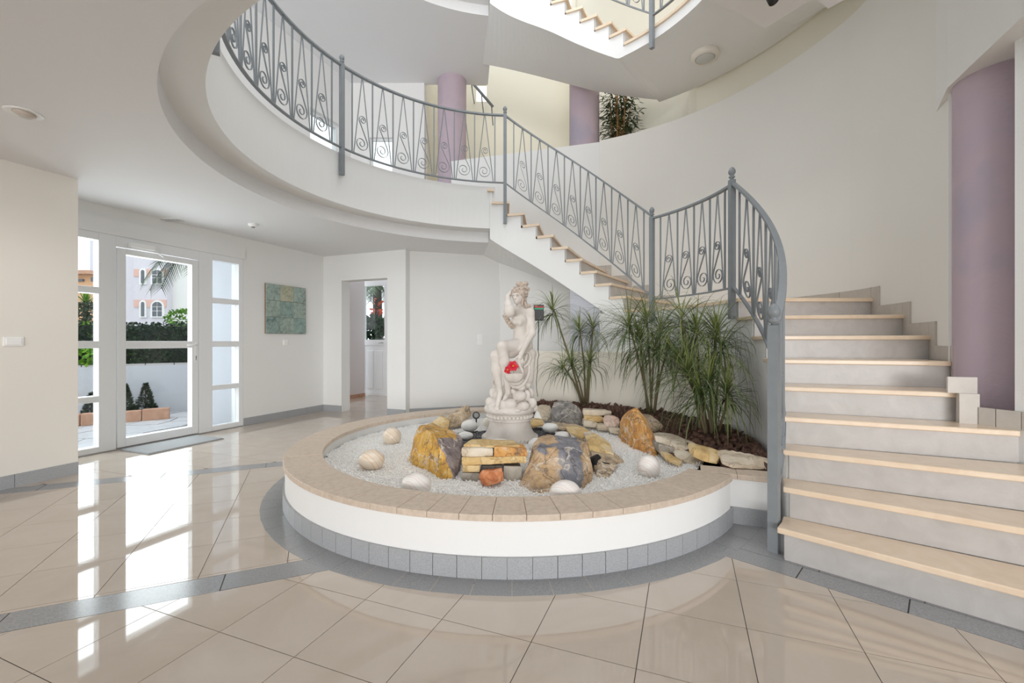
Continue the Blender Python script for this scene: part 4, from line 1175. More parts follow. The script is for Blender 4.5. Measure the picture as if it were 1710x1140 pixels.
# carved stones under the figure
pr = [('e', W(851, 672, 0.0), (0.215, 0.19, 0.075), 0.01), ('c', W(866, 618, 0.05), W(858, 668, 0.03), 0.085, 0.15, 0.01)]
for (px, py, rx, rz, y) in ((867, 660.5, 12.5, 9, -.165), (852, 674, 11, 9.8, -.20), (873.7, 678, 11, 7.8, -.185), (889, 673, 7.6, 8.8, -.12), (838, 676, 8, 10, -.20), (880, 660, 6, 9.5, -.12),
                           (886, 656, 6, 8, -.03), (855, 653, 6, 5, -.17), (818.5, 671, 8, 8.5, -.05), (822, 680, 8, 7, -.12), (826, 656, 9, 10, .0), (832, 660, 8, 9, -.12), (893, 681, 6, 6, -.07), (862, 685, 9, 4, -.21), (845, 688, 9, 4, -.21),
                           (870, 646, 8, 7, -.12), (880, 640, 8, 9, -.03), (828, 640, 6, 9, .02)):
    s = (YS+y)/750
    pr.append(('e', W(px, py, y), (rx*s, rx*s*0.75, rz*s), 0.006))
sdf_mesh('rock_base', pr, 0.0055, STATUE, statue, 1)
# body
f = Vector((-0.52, -0.84, -0.12)).normalized(); rt = Vector((0.85, -0.52, 0)).normalized(); up = Vector((0, 0, 1))
Hc = W(866.5, 493, 0.0)
pr = [
 ('e', W(872, 577, .03), (.098, .095, .080), .03),
 ('c', W(870, 574, .02), W(868.5, 552, .01), .074, .064, .04),
 ('e', W(867, 535, .0), (.074, .066, .075), .04),
 ('c', W(861.5, 519, -.03), W(883, 520, .045), .037, .040, .035),
 ('e', W(858.0, 537, -.056), (.028, .030, .030), .026),
 ('e', W(867.5, 538, -.062), (.029, .030, .030), .026),
 ('c', W(870, 519, .01), W(866, 504, .0), .034, .029, .025),
 # head
 ('e', Hc, (.058, .064, .070), .02),
 ('e', Hc+f*.022-up*.022, (.045, .045, .056), .02),
 ('c', Hc+f*.047-up*.060, Hc+f*.046-up*.062, .019, .019, .02),
 ('c', Hc+f*.068-up*.006, Hc+f*.079-up*.026, .006, .0105, .008),
 ('c', Hc+f*.060+up*.012-rt*.028, Hc+f*.060+up*.012+rt*.028, .008, .008, .012),
 ('e', Hc+f*.060-up*.004-rt*.022, (.015, .015, .011), -.006),
 ('e', Hc+f*.060-up*.004+rt*.022, (.015, .015, .011), -.006),
 ('e', Hc+f*.056-up*.004-rt*.021, (.0085, .0085, .007), .003),
 ('e', Hc+f*.056-up*.004+rt*.021, (.0085, .0085, .007), .003),
 ('c', Hc+f*.062-up*.044-rt*.011, Hc+f*.062-up*.044+rt*.011, .0055, .0055, .004),
 ('c', Hc+f*.060-up*.052-rt*.008, Hc+f*.060-up*.052+rt*.008, .0055, .0055, .004),
 ('c', Hc+f*.071-up*.048-rt*.012, Hc+f*.071-up*.048+rt*.012, .002, .002, -.003),
 # hanging left arm
 ('c', W(884.5, 522, .045), W(888, 556, .01), .047, .036, .03),
 ('c', W(888, 556, .01), W(870.5, 590, -.17), .036, .022, .02),
 ('c', W(870.5, 590, -.17), W(867.5, 598, -.20), .021, .022, .015),
 ('c', W(867, 594, -.20), W(862, 597, -.225), .010, .008, .008), ('c', W(862, 597, -.225), W(857.5, 602, -.235), .008, .006, .004),
 ('c', W(865.5, 600, -.21), W(865.5, 606, -.225), .0085, .007, .003), ('c', W(865.5, 606, -.225), W(867, 611, -.23), .007, .0055, .003),
 ('c', W(868.0, 601, -.205), W(868.5, 607, -.22), .0085, .007, .003), ('c', W(868.5, 607, -.22), W(870, 612, -.225), .007, .0055, .003),
 ('c', W(870.3, 600, -.20), W(871.3, 606, -.21), .008, .007, .003), ('c', W(871.3, 606, -.21), W(872.5, 611, -.215), .007, .0055, .003),
 ('c', W(872.3, 598.5, -.19), W(873.8, 604, -.20), .0075, .006, .003), ('c', W(873.8, 604, -.20), W(875, 608, -.205), .006, .005, .003),
 # raised right arm
 ('c', W(862, 520, -.035), W(851, 519, -.15), .044, .050, .03),
 ('c', W(851, 521, -.15), W(848.5, 508, -.06), .047, .036, .02),
 ('c', W(848.5, 508, -.06), W(848, 495, .05), .036, .022, .02),
 ('c', W(848, 495, .05), W(853, 489, .08), .022, .018, .012),
 ('c', W(853, 490, .07), W(858, 486, .07), .010, .008, .004), ('c', W(853, 488, .08), W(858, 483, .085), .010, .008, .004),
 # crossed leg in front
 ('c', W(874, 578, .02), W(840, 578.5, -.21), .080, .052, .03),
 ('e', W(838, 577.5, -.225), (.043, .045, .044), .02),
 ('c', W(838.5, 580, -.22), W(842, 604, -.205), .045, .049, .02),
 ('c', W(842, 604, -.205), W(847.5, 645, -.20), .047, .027, .02),
 ('c', W(847.5, 645, -.20), W(848.5, 655, -.205), .027, .025, .01),
 ('c', W(848.5, 656, -.20), W(844.5, 663, -.255), .024, .017, .012), ('c', W(844.5, 663, -.255), W(841.5, 667, -.285), .018, .012, .01),
 # far leg
 ('c', W(868, 582, -.03), W(828, 594, -.17), .075, .048, .03),
 ('c', W(827, 594, -.175), W(828.5, 618, -.17), .042, .043, .02),
 ('c', W(828.5, 618, -.17), W(835, 655, -.19), .042, .025, .02),
 ('e', W(836.5, 659, -.18), (.022, .026, .022), .012),
 ('c', W(835, 659, -.20), W(831, 675, -.255), .025, .019, .012),
 ('c', W(831, 675, -.255), W(829.5, 681, -.272), .019, .013, .01),
]
for i, dx in enumerate((-3.4, -1.6, 0, 1.5, 2.8)):
    pr.append(('c', W(830+dx, 680, -.268), W(829.3+dx, 684-abs(dx)*.3, -.285), .0065, .006, .002))
sdf_mesh('figure', pr, 0.0042, STATUE, statue, 1)
# hair
pr = [('e', Hc-f*.016+up*.022, (.073, .073, .062), .01)]
rh = random.Random(3)
for i in range(60):
    a = rh.uniform(-2.5, 2.5); h = rh.uniform(-0.02, 0.075)
    dr = (-f*math.cos(a)+rt*math.sin(a))
    if dr.dot(f) > 0.55 and h < 0.035: continue
    rr = 0.075*math.sqrt(max(0.1, 1-((h-0.02)/0.075)**2))
    p = Hc-f*.012+dr*rr+up*h
    t = Vector((-dr.y, dr.x, rh.uniform(-0.1, 0.5))).normalized()
    pr.append(('c', p-t*.016, p+t*.016, .0085, .0075, .003))
for i in range(14):       # wavy fringe round the face
    a = -1.5+3.0*i/13
    dr = f*math.cos(a)+rt*math.sin(a)
    p = Hc+dr*(.058 if abs(a) < .6 else .060)+up*(.050-.045*abs(a)/1.5*1.3)
    t = Vector((-dr.y, dr.x, -0.8 if a < 0 else 0.8)).normalized()
    pr.append(('c', p-t*.012, p+t*.012, .010, .009, .004))
for (px, py, r, y) in ((866.5, 473.5, 5.2, .0), (877, 474, 5.4, .02), (872, 475, 5, .0), (872, 480, 8, .02), (880, 483, 5, .02)):
    s = YS/750; pr.append(('e', W(px, py, y), (r*s, r*s*0.8, r*s*.85), .006))
for (x0, y0, x1, y1, r0, r1, d) in ((876, 495, 877, 508, .018, .017, .0), (874, 500, 872, 508, .012, .012, -.05), (877, 508, 883, 511, .018, .020, .02), (883, 511, 889, 516, .017, .012, .05), (880, 512, 887, 520, .013, .008, .02), (876, 505, 879, 512, .014, .014, -.03)):
    pr.append(('c', W(x0, y0, d), W(x1, y1, d), r0, r1, .006))
# lock falling below the raised elbow
lk = [(843, 527), (844.5, 531), (846.5, 535.5), (849, 539.5), (852, 543.5), (855, 546.5)]
for i, (px, py) in enumerate(lk):
    pr.append(('e', W(px, py, -.15+.012*i), (.022-.001*i, .018, .017), .004))
    pr.append(('e', W(px+3, py-1.5, -.155+.012*i), (.016, .014, .013), .004))
sdf_mesh('hair', pr, 0.0038, HAIRST, statue, 0)
# drapery
pr = [('e', W(881, 590, .05), (.078, .085, .055), .02), ('c', W(884, 592, .04), W(881, 632, -.02), .060, .058, .03)]
def fold(pts, r, y0, y1, k=.008):
    for i in range(len(pts)-1):
        a = y0+(y1-y0)*i/(len(pts)-1); b = y0+(y1-y0)*(i+1)/(len(pts)-1)
        pr.append(('c', W(*pts[i], a), W(*pts[i+1], b), r, r, k))
fold([(853, 571.5), (860, 573), (868, 573), (875, 574)], .010, -.12, -.075)
fold([(860, 573), (866, 579), (871, 585), (876, 588)], .011, -.11, -.08)
fold([(876, 586), (883, 589), (889, 589)], .012, -.06, .02)
fold([(884, 590), (886, 598), (882, 607), (876, 612)], .013, -.04, -.10)
fold([(888, 590), (889.5, 603), (886, 617), (882, 628)], .014, .0, -.04)
fold([(880, 592), (878, 600), (875, 606)], .011, -.08, -.12)
fold([(884, 612), (883.5, 623), (879, 634), (873, 643)], .013, -.08, -.15)
fold([(849, 634), (851, 640), (857, 645.5), (865, 646.5), (872, 643), (878, 636), (882, 626)], .016, -.22, -.10)
fold([(852, 637), (858, 641), (866, 640), (873, 634)], .014, -.225, -.16)
fold([(850, 640), (853, 650), (858, 655)], .014, -.16, -.15)
fold([(824, 633), (823, 638), (828, 643)], .010, -.02, .0)
sdf_mesh('drapery', pr, 0.005, STATUE, statue, 1)
# basket with fluted bowl and a hoop handle
bc = W(858.3, 624.0, -.265); s = (YS-.265)/750
m = MB(); nu = 40; prof = [(1.0, 0), (0.99, -.10), (0.92, -.40), (0.76, -.70), (0.50, -.92), (0.0, -1.0)]
vs = []; fs = []
for (r, z) in prof:
    for j in range(nu):
        th = 2*math.pi*j/nu; fl = 1+0.03*math.cos(10*th)*(r if z > -.95 else 0)
        vs.append((bc.x+17.4*s*r*fl*math.cos(th), bc.y+0.060*r*fl*math.sin(th), bc.z+z*15*s))
for i in range(len(prof)-1):
    for j in range(nu): fs.append((i*nu+j, (i+1)*nu+j, (i+1)*nu+(j+1) % nu, i*nu+(j+1) % nu))
m.add(vs, fs)
vs = [(v[0]*.90+bc.x*.10, v[1]*.90+bc.y*.10, v[2]-(.0 if k < nu else -.012)) for k, v in enumerate(vs)]
m.add(vs, [q[::-1] for q in fs])
n0 = 0; n1 = len(prof)*nu
m.f += [(j, (j+1) % nu, n1+(j+1) % nu, n1+j) for j in range(nu)]
o = m.build('basket', STATUE, statue); autosmooth(o, 60)
m = MB()
m.tube([W(px, py, y) for (px, py, y) in ((846, 622, -.23), (847.5, 613, -.225), (851, 606, -.22), (857, 602.5, -.22), (863, 604, -.22), (868, 610, -.22), (872, 618, -.22), (873.5, 624, -.22))], [.010, .010, .0095, .009, .009, .010, .012, .012], 10)
m.build('basket_handle', STATUE, statue, True)
# red flowers laid into the basket
def flower(lab, c, n, r, axis, seed):
    root = thing('flower', lab, 'flower', tuple(c))
    rf = random.Random(seed); A = Vector(axis).normalized()
    q = A.to_track_quat('Z', 'Y').to_matrix()
    for i in range(n):
        th = 2*math.pi*i/n+rf.uniform(-.15, .15)
        d = q @ Vector((math.cos(th), math.sin(th), 0)); sd = q @ Vector((-math.sin(th), math.cos(th), 0))
        vs = []; fs = []
        for k in range(6):
            t = k/5; w = r*0.46*math.sin(math.pi*(0.12+0.86*t))**0.8
            o_ = c + d*(r*t) + A*(0.35*r*math.sin(t*2.2))
            vs += [o_-sd*w+A*w*.25, o_, o_+sd*w+A*w*.25]
        for k in range(5):
            fs += [(3*k, 3*k+1, 3*k+4, 3*k+3), (3*k+1, 3*k+2, 3*k+5, 3*k+4)]
        raw('petal', vs, fs, RED, root, True)
    m = MB()
    for i in range(6):
        th = i*1.05; d = q @ Vector((math.cos(th)*.25, math.sin(th)*.25, 1)).normalized()
        m.tube([c, c+d*r*.45], [.0022, .003], 5)
    m.build('stamens', YELLOW, root)
    m = MB(); m.tube([c, c-A*0.03+Vector((0.005, 0, -.03)), c+Vector((0.008, 0.02, -.06))], .003, 5); m.build('stem', STEM, root)
flower('red flower standing up in the statue basket', W(856.5, 611.5, -.29), 6, .050, (0.1, -1, .25), 1)
flower('red flower drooping over the left rim of the statue basket', W(849.5, 618, -.285), 5, .040, (-.5, -.8, .3), 2)

# ------------------------------------------------------------------ plants in the bed
def rosette(mb, c, n, L, rl, lean=Vector((0, 0, 1)), droop=1.0, wd=0.0125):
    for i in range(n):
        az = rl.uniform(0, 2*math.pi); age = rl.random()**0.75        # 0 young upright, 1 old hanging
        el = math.radians(80-95*age+rl.uniform(-12, 12))
        ln = L*rl.uniform(0.65, 1.1)*(0.6+0.4*min(1, age*2.2))
        d = Vector((math.cos(az)*math.cos(el), math.sin(az)*math.cos(el), math.sin(el)))+lean*0.25-Vector((0, 0, .25))
        d.normalize()
        p = Vector(c)+Vector((0, 0, -0.10*age)); seg = 7; st = ln/seg
        sd = Vector((-math.sin(az), math.cos(az), 0))
        w0 = wd*rl.uniform(0.7, 1.1)
        tone = max(0, min(1, (0.85-age*1.3) + rl.uniform(-.15, .35) if age < .5 else rl.uniform(0.0, 0.55)))
        vs = []; fs = []
        for k in range(seg+1):
            t = k/seg; w = w0*min(1.0, 0.55+t*2.5)*(1-t**2.2)+0.0006
            nrm = sd.cross(d).normalized()
            vs += [p-sd*w*.5, p-nrm*w*.22, p+sd*w*.5]
            if k < seg:
                p = p+d*st
                d = (d+Vector((0, 0, -1))*(0.26+0.40*age)*droop*(0.32+2.1*t*t)).normalized()
        for k in range(seg):
            fs += [(3*k, 3*k+1, 3*k+4, 3*k+3), (3*k+1, 3*k+2, 3*k+5, 3*k+4)]
        mb.add(vs, fs, tone)

def keep_out(p):    # leaves bend away from the wall rather than through it
    return p

def dracaena(lab, base, stems, seed, L=0.42, n=60, group=None):
    rl = random.Random(seed)
    root = thing('dracaena', lab, 'plant', tuple(base), group)
    B = Vector(base)
    for (foot, head, nn) in stems:
        f_ = B+Vector((foot[0], foot[1], -0.03)); h = Vector(head)
        mid = f_.lerp(h, .5)+Vector((rl.uniform(-.03, .03), rl.uniform(-.02, .02), .03))
        MB().tube([f_, f_.lerp(mid, .5)+Vector((0, 0, .01)), mid, mid.lerp(h, .6), h], [.014, .012, .011, .010, .008], 8).build('stem', STEM, root, True)
        mb = MB(); dirv = (h-mid).normalized()
        rosette(mb, h, int(nn*1.15), L, rl, dirv)
        for i_, v_ in enumerate(mb.v):      # stay clear of the wall and of the mulch
            dx, dy = v_[0]-CX, v_[1]-CY; r_ = math.hypot(dx, dy)
            if r_ > 2.0:
                k_ = 2.0/r_; v_ = (CX+dx*k_, CY+dy*k_, v_[2])
            gz = ground_z(v_[0], v_[1])+0.02
            mb.v[i_] = (v_[0], v_[1], max(v_[2], gz))
        mb.build('leaf_rosette', LEAF, root, False, True)
    return root
b1 = Vector(at(974, 676, 5.72))
dracaena('slender dracaena left of the bed, one head leaning to the black box', b1,
    [((0, 0), at(923, 512, 5.45), 60), ((.03, .02), at(968, 548, 5.70), 46), ((.05, -.02), at(990, 543, 5.62), 46), ((.02, 0), at(955, 603, 5.50), 50), ((.04, .01), at(984, 600, 5.60), 50), ((-.01, 0), at(940, 610, 5.50), 36)], 5, 0.50)
b2 = Vector(at(1086, 692, 5.02))
dracaena('tall dracaena with dark stems behind the orange boulder', b2,
    [((0, 0), at(1050, 540, 4.75), 70), ((.02, .02), at(1080, 530, 4.9), 60), ((.03, -.02), at(1103, 545, 4.85), 60), ((-.02, .02), at(1068, 566, 4.8), 60), ((.01, .03), at(1092, 580, 4.9), 60), ((.04, 0), at(1118, 570, 4.75), 50)], 6, 0.72)
b3 = Vector(at(1185, 722, 3.95))
dracaena('bushy dracaena nearest to the stair, leaves hanging to the mulch', b3,
    [((-.06, .02), at(1138, 528, 4.15), 62), ((.0, .03), at(1163, 548, 4.1), 60), ((.03, .02), at(1196, 548, 4.0), 70), ((.05, .0), at(1205, 570, 3.9), 60), ((-.03, -.02), at(1150, 615, 3.9), 56), ((.02, -.03), at(1185, 632, 3.8), 60), ((.06, -.02), at(1214, 648, 3.72), 64), ((.0, -.05), at(1170, 655, 3.8), 50), ((-.05, -.04), at(1135, 600, 4.1), 44)], 7, 0.62)

# ------------------------------------------------------------------ entrance door and its side lights
door = structure(empty('door_1'), 'white glazed entrance door between two four-pane side lights')
def epart(name, e0, e1, d0, d1, z0, z1, mat=FRAME, parent=door, bv=0.004):
    o = MB().ebox(e0, e1, d0, d1, z0, z1).build(name, mat, parent)
    if bv: bevel(o, bv, 2)
    return o
EA, EB = -5.875, -5.775
for (d0, d1) in ((2.35, 2.45), (2.84, 2.995), (3.885, 4.06), (4.43, 4.495)):
    epart('frame_post', EA, EB, d0, d1, 0.0, 2.33)
for (d0, d1) in ((2.45, 2.84), (4.06, 4.43)):
    for (z0, z1) in ((0.0, 0.07), (0.54, 0.605), (1.11, 1.185), (1.685, 1.755), (2.25, 2.33)):
        epart('frame_rail', EA, EB, d0, d1, z0, z1)
    for (z0, z1) in ((0.07, 0.54), (0.605, 1.11), (1.185, 1.685), (1.755, 2.25)):
        epart('pane', -5.845, -5.838, d0, d1, z0, z1, GLASS, door, 0)
epart('frame_rail', EA, EB, 2.995, 3.885, 2.215, 2.33)
leaf = epart('door_leaf', -5.855, -5.770, 3.005, 3.085, 0.02, 2.205)
for (d0, d1, z0, z1) in ((3.795, 3.875, 0.02, 2.205), (3.085, 3.795, 0.02, 0.115), (3.085, 3.795, 1.10, 1.185), (3.085, 3.795, 2.14, 2.205)):
    epart('leaf_rail', -5.855, -5.770, d0, d1, z0, z1, FRAME, leaf)
epart('pane', -5.82, -5.812, 3.085, 3.795, 0.115, 1.10, GLASS, leaf, 0)
epart('pane', -5.82, -5.812, 3.085, 3.795, 1.185, 2.14, GLASS, leaf, 0)
m = MB(); m.tube([ed(-5.745, 3.84, 1.135), ed(-5.745, 3.72, 1.135)], 0.009, 10); m.tube([ed(-5.77, 3.84, 1.135), ed(-5.745, 3.84, 1.135)], 0.009, 10)
m.build('door_handle', PLASTIC, leaf, True)
epart('lock_plate', -5.7705, -5.766, 3.83, 3.85, 0.92, 1.17, PLASTIC, leaf, 0)
m = MB(); m.ebox(-5.76, -5.765, 3.838, 3.843, 0.96, 1.0); m.ebox(-5.767, -5.762, 3.836, 3.844, 0.945, 0.955); m.build('keyhole', BLACK, leaf)
epart('door_closer', -5.772, -5.70, 3.10, 3.34, 2.225, 2.275, PLASTIC, door)
MB().tube([ed(-5.735, 3.12, 2.215), ed(-5.69, 3.36, 2.20), ed(-5.735, 3.44, 2.175)], 0.008, 8).build('closer_arm', PLASTIC, door)
epart('threshold', -6.0, -5.77, 2.36, 4.49, -0.02, 0.012, STEEL, door)

# corridor end door
d2 = structure(empty('door_2'), 'white half glazed door at the end of the corridor')
for (e0, e1, z0, z1) in ((-6.72, -6.66, 0, 2.47), (-6.12, -6.06, 0, 2.47), (-6.66, -6.12, 2.40, 2.47), (-6.66, -6.12, 1.10, 1.22), (-6.66, -6.12, 0, 0.06)):
    MB().ebox(e0, e1, 8.10, 8.17, z0, z1).build('frame_rail', FRAME, d2)
MB().ebox(-6.66, -6.12, 8.13, 8.135, 1.22, 2.40).build('pane', GLASS, d2)
o = MB().ebox(-6.66, -6.12, 8.12, 8.15, 0.06, 1.10).build('lower_panel', FRAME, d2)
for (e0, e1) in ((-6.60, -6.42), (-6.36, -6.18)):
    bevel(MB().ebox(e0, e1, 8.105, 8.122, 0.14, 0.98).build('panel_moulding', FRAME, d2), 0.008, 2)
MB().tube([ed(-6.15, 8.09, 1.15), ed(-6.15, 8.05, 1.15), ed(-6.23, 8.05, 1.15)], 0.009, 8).build('door_handle', STEEL, d2)

# door mat
mat_t = thing('door_mat', 'grey ribbed entrance mat in front of the glass door', 'mat', ed(-5.46, 3.4, 0))
GR = paint('grey rubber', (0.30, 0.31, 0.32), 0.7, 0.1, 60); GR2 = paint('grey brush fibre', (0.42, 0.43, 0.44), 0.9, 0.25, 200)
MB().ebox(-5.70, -5.22, 2.99, 3.81, 0.001, 0.008).build('base', GR, mat_t)
for i in range(20):
    e = -5.692+0.0236*i
    MB().ebox(e, e+0.014, 3.0, 3.80, 0.008, 0.016).build('rib', GR2, mat_t)

# picture of nine relief tiles
pc = thing('picture', 'square green picture of nine weathered relief panels on wall', 'picture', ed(-5.78, 5.21, 1.30))
GRN = [mottle('verdigris panel %d' % i, [(0.3, tuple(0.55*x for x in c)), (0.5, c), (0.7, tuple(min(.8, 1.25*x) for x in c))], 9, 0.7, 0.3, 60, 8, 1.5) for i, c in enumerate(((0.33, 0.41, 0.36), (0.44, 0.45, 0.34), (0.33, 0.42, 0.38), (0.26, 0.36, 0.33)))]
MB().ebox(-5.779, -5.755, 4.84, 5.58, 1.30, 2.04).build('backing', paint('brown backing', (0.25, 0.18, 0.12), 0.7), pc)
w = 0.74/3
order = [2, 1, 2, 0, 3, 0, 3, 0, 3]
for r in range(3):
    for c in range(3):
        d0, z0 = 4.84+c*w, 1.30+(2-r)*w
        o = MB().ebox(-5.758, -5.745, d0+0.002, d0+w-0.002, z0+0.002, z0+w-0.002).build('panel', GRN[order[r*3+c]], pc); bevel(o, 0.003, 2)
def relief(d, z, pts_, r=0.006):
    m = MB(); m.tube([ed(-5.744, d+p[0], z+p[1]) for p in pts_], r, 6); m.build('relief', GRN[2], pc)
relief(4.84+w*2.5, 1.30+w*2.5, [(0.06*math.cos(a/10*6.283), 0.06*math.sin(a/10*6.283)) for a in range(11)])
relief(4.84+w*1.5, 1.30+w*1.5, [(0.085*math.cos(a/12*6.283), 0.085*math.sin(a/12*6.283)) for a in range(13)], 0.004)
relief(4.84+w*1.5, 1.30+w*1.5, [(-0.03, -0.05), (0.0, 0.04), (0.03, -0.02), (0.045, 0.04)], 0.007)
relief(4.84+w*0.5, 1.30+w*0.5, [(-0.07, -0.06), (-0.03, 0.04), (0.02, -0.03), (0.06, 0.03)], 0.006)
relief(4.84+w*0.5, 1.30+w*1.5, [(-0.05, 0.05), (0.0, -0.05), (0.05, 0.04)], 0.006)

# switches and plates
def plate(lab, p, ax, w, h, rockers=1, nrm=None):
    """p centre on the wall, ax unit vector along the wall, nrm out of the wall"""
    root = thing('light_switch', lab, 'switch', p)
    P0 = Vector(p); A = Vector((ax[0], ax[1], 0)); N = Vector((nrm[0], nrm[1], 0))
    def slab_(nm, a0, a1, z0, z1, t0, t1):
        vs = [P0+A*a+N*t+Vector((0, 0, z)) for t in (t0, t1) for (a, z) in ((a0, z0), (a1, z0), (a1, z1), (a0, z1))]
        fs = [(0, 1, 2, 3), (7, 6, 5, 4), (0, 4, 5, 1), (1, 5, 6, 2), (2, 6, 7, 3), (3, 7, 4, 0)]
        o = raw(nm, vs, fs, PLASTIC, root); bm = bmesh.new(); bm.from_mesh(o.data); bmesh.ops.recalc_face_normals(bm, faces=bm.faces); bm.to_mesh(o.data); bm.free(); bevel(o, 0.003, 2)
    slab_('plate', -w/2, w/2, -h/2, h/2, 0.0, 0.009)
    for i in range(rockers):
        if h > w*1.5: slab_('rocker', -w*.36, w*.36, -h*.42+i*h*.44, -h*.42+(i+.9)*h*.44, 0.009, 0.014)
        else: slab_('rocker', -w*.38+i*w*.4, -w*.38+(i+.92)*w*.4 if rockers > 1 else w*.38, -h*.36, h*.36, 0.009, 0.014)
plate('white light switch on the cream wall left of the door', ed(-5.08, 1.93, 1.18), (SA, CA), 0.12, 0.075, 1, (CA, -SA))
plate('tall white double switch on the back wall left of the statue', (-0.537, 7.539, 1.21), (0.951, 0.309), 0.09, 0.18, 2, (0.309, -0.951))
plate('small blank white plate under the green picture', ed(-5.78, 5.21, 1.165), (SA, CA), 0.09, 0.09, 1, (CA, -SA))

# ceiling fittings
GREYLENS = paint('frosted grey lens', (0.55, 0.55, 0.52), 0.3)
dl = thing('downlight', 'tilted recessed downlight in the ceiling at upper left', 'ceiling light', (-3.10, 2.85, 2.63))
m = MB(); m.lathe([(0.062, -0.002), (0.090, -0.006), (0.092, 0.0), (0.062, 0.0)], 32, (-3.10, 2.85, 2.63)); o = m.build('trim_ring', PLASTIC, dl, True)
m = MB(); m.ell((-3.10, 2.85, 2.632), (0.060, 0.060, 0.030), 20, 10, Matrix.Rotation(0.35, 3, 'Y')); m.build('lamp_bowl', paint('beige metal', (0.55, 0.48, 0.42), 0.4), dl, True)
m = MB(); m.lathe([(0.0, -0.034), (0.030, -0.032), (0.030, -0.026)], 16, (-3.085, 2.85, 2.632)); m.build('lens', GREYLENS, dl)
def bulb(name, loc, power, col, rad=0.05, angle=160, parent=None):
    l = bpy.data.lights.new(name, 'SPOT'); l.energy = power; l.color = col; l.shadow_soft_size = rad; l.spot_size = math.radians(angle); l.spot_blend = 0.6
    o = bpy.data.objects.new(name, l); o.location = loc; COL.objects.link(o); return o
bulb('downlight_bulb', (-3.09, 2.85, 2.58), 14, (1.0, 0.97, 0.93))
sd = thing('smoke_detector', 'small round white smoke detector on the entrance ceiling', 'smoke detector', (-3.20, 5.55, 2.63))
m = MB(); m.lathe([(0.055, 0.0), (0.055, -0.018), (0.04, -0.034)], 24, (-3.20, 5.55, 2.63)); m.build('housing', PLASTIC, sd)
m = MB(); m.lathe([(0.022, -0.034), (0.020, -0.045)], 16, (-3.20, 5.55, 2.63)); m.build('sensor', paint('grey sensor', (0.25, 0.25, 0.25), 0.5), sd)
vt = thing('ceiling_vent', 'flush white slatted vent in the ceiling near the door', 'vent', (-4.05, 5.33, 2.63))
MB().box(-4.20, -3.90, 5.27, 5.39, 2.622, 2.632).build('frame', PLASTIC, vt)
for i in range(9):
    MB().box(-4.185+0.031*i, -4.170+0.031*i, 5.285, 5.375, 2.612, 2.624).build('slat', paint('vent slat', (0.6, 0.6, 0.6), 0.5) if i == 0 else bpy.data.materials['vent slat'], vt)
lx, ly, lz = 2.40, 5.58, F2+1.425
la = thing('ceiling_lamp', 'round white ceiling lamp under the upper landing', 'ceiling light', (lx, ly, lz))
m = MB(); m.lathe([(0.165, 0.0), (0.168, -0.035), (0.155, -0.055), (0.118, -0.060), (0.112, -0.050)], 48, (lx, ly, lz)); autosmooth(m.build('rim', paint('cream enamel', (0.78, 0.74, 0.66), 0.4), la), 50)
m = MB(); m.lathe([(0.118, -0.050), (0.10, -0.064), (0.05, -0.074), (0.0, -0.076)], 40, (lx, ly, lz)); m.build('lens', GREYLENS, la, True)
sx, sy, sz = 1.085, 1.90, 2.665
sp = thing('spotlight', 'small black spotlight fixed under the overhead slab edge', 'ceiling light', (sx, sy, sz))
m = MB(); m.lathe([(0.025, 0.0), (0.025, -0.012), (0.01, -0.018)], 20, (sx, sy, sz)); m.build('base', BLACK, sp)
m = MB(); m.tube([(sx, sy, sz-.02), (sx+.005, sy-.01, sz-.035), (sx+.012, sy-.02, sz-.06)], [.008, .02, .022], 16); m.build('lamp_head', BLACK, sp, True)

# slanting stair handrail seen behind the upper column
p0, p1 = Vector(at(781, 129, 9.3)), Vector(at(823, 178, 9.3))
hr = thing('handrail', 'slanting dark handrail behind the mauve gallery column', 'handrail', tuple(p1))
dv_ = (p1-p0)
MB().tube([p0-dv_*0.3, p1], 0.03, 8).build('rail', IRON, hr, True)
for t in (0.15, 0.55, 0.95):
    q = p0+dv_*t
    MB().tube([q, q+Vector((0, .12, -.06)), (q.x, 9.99, q.z-.08)], 0.012, 6).build('bracket', IRON, hr)

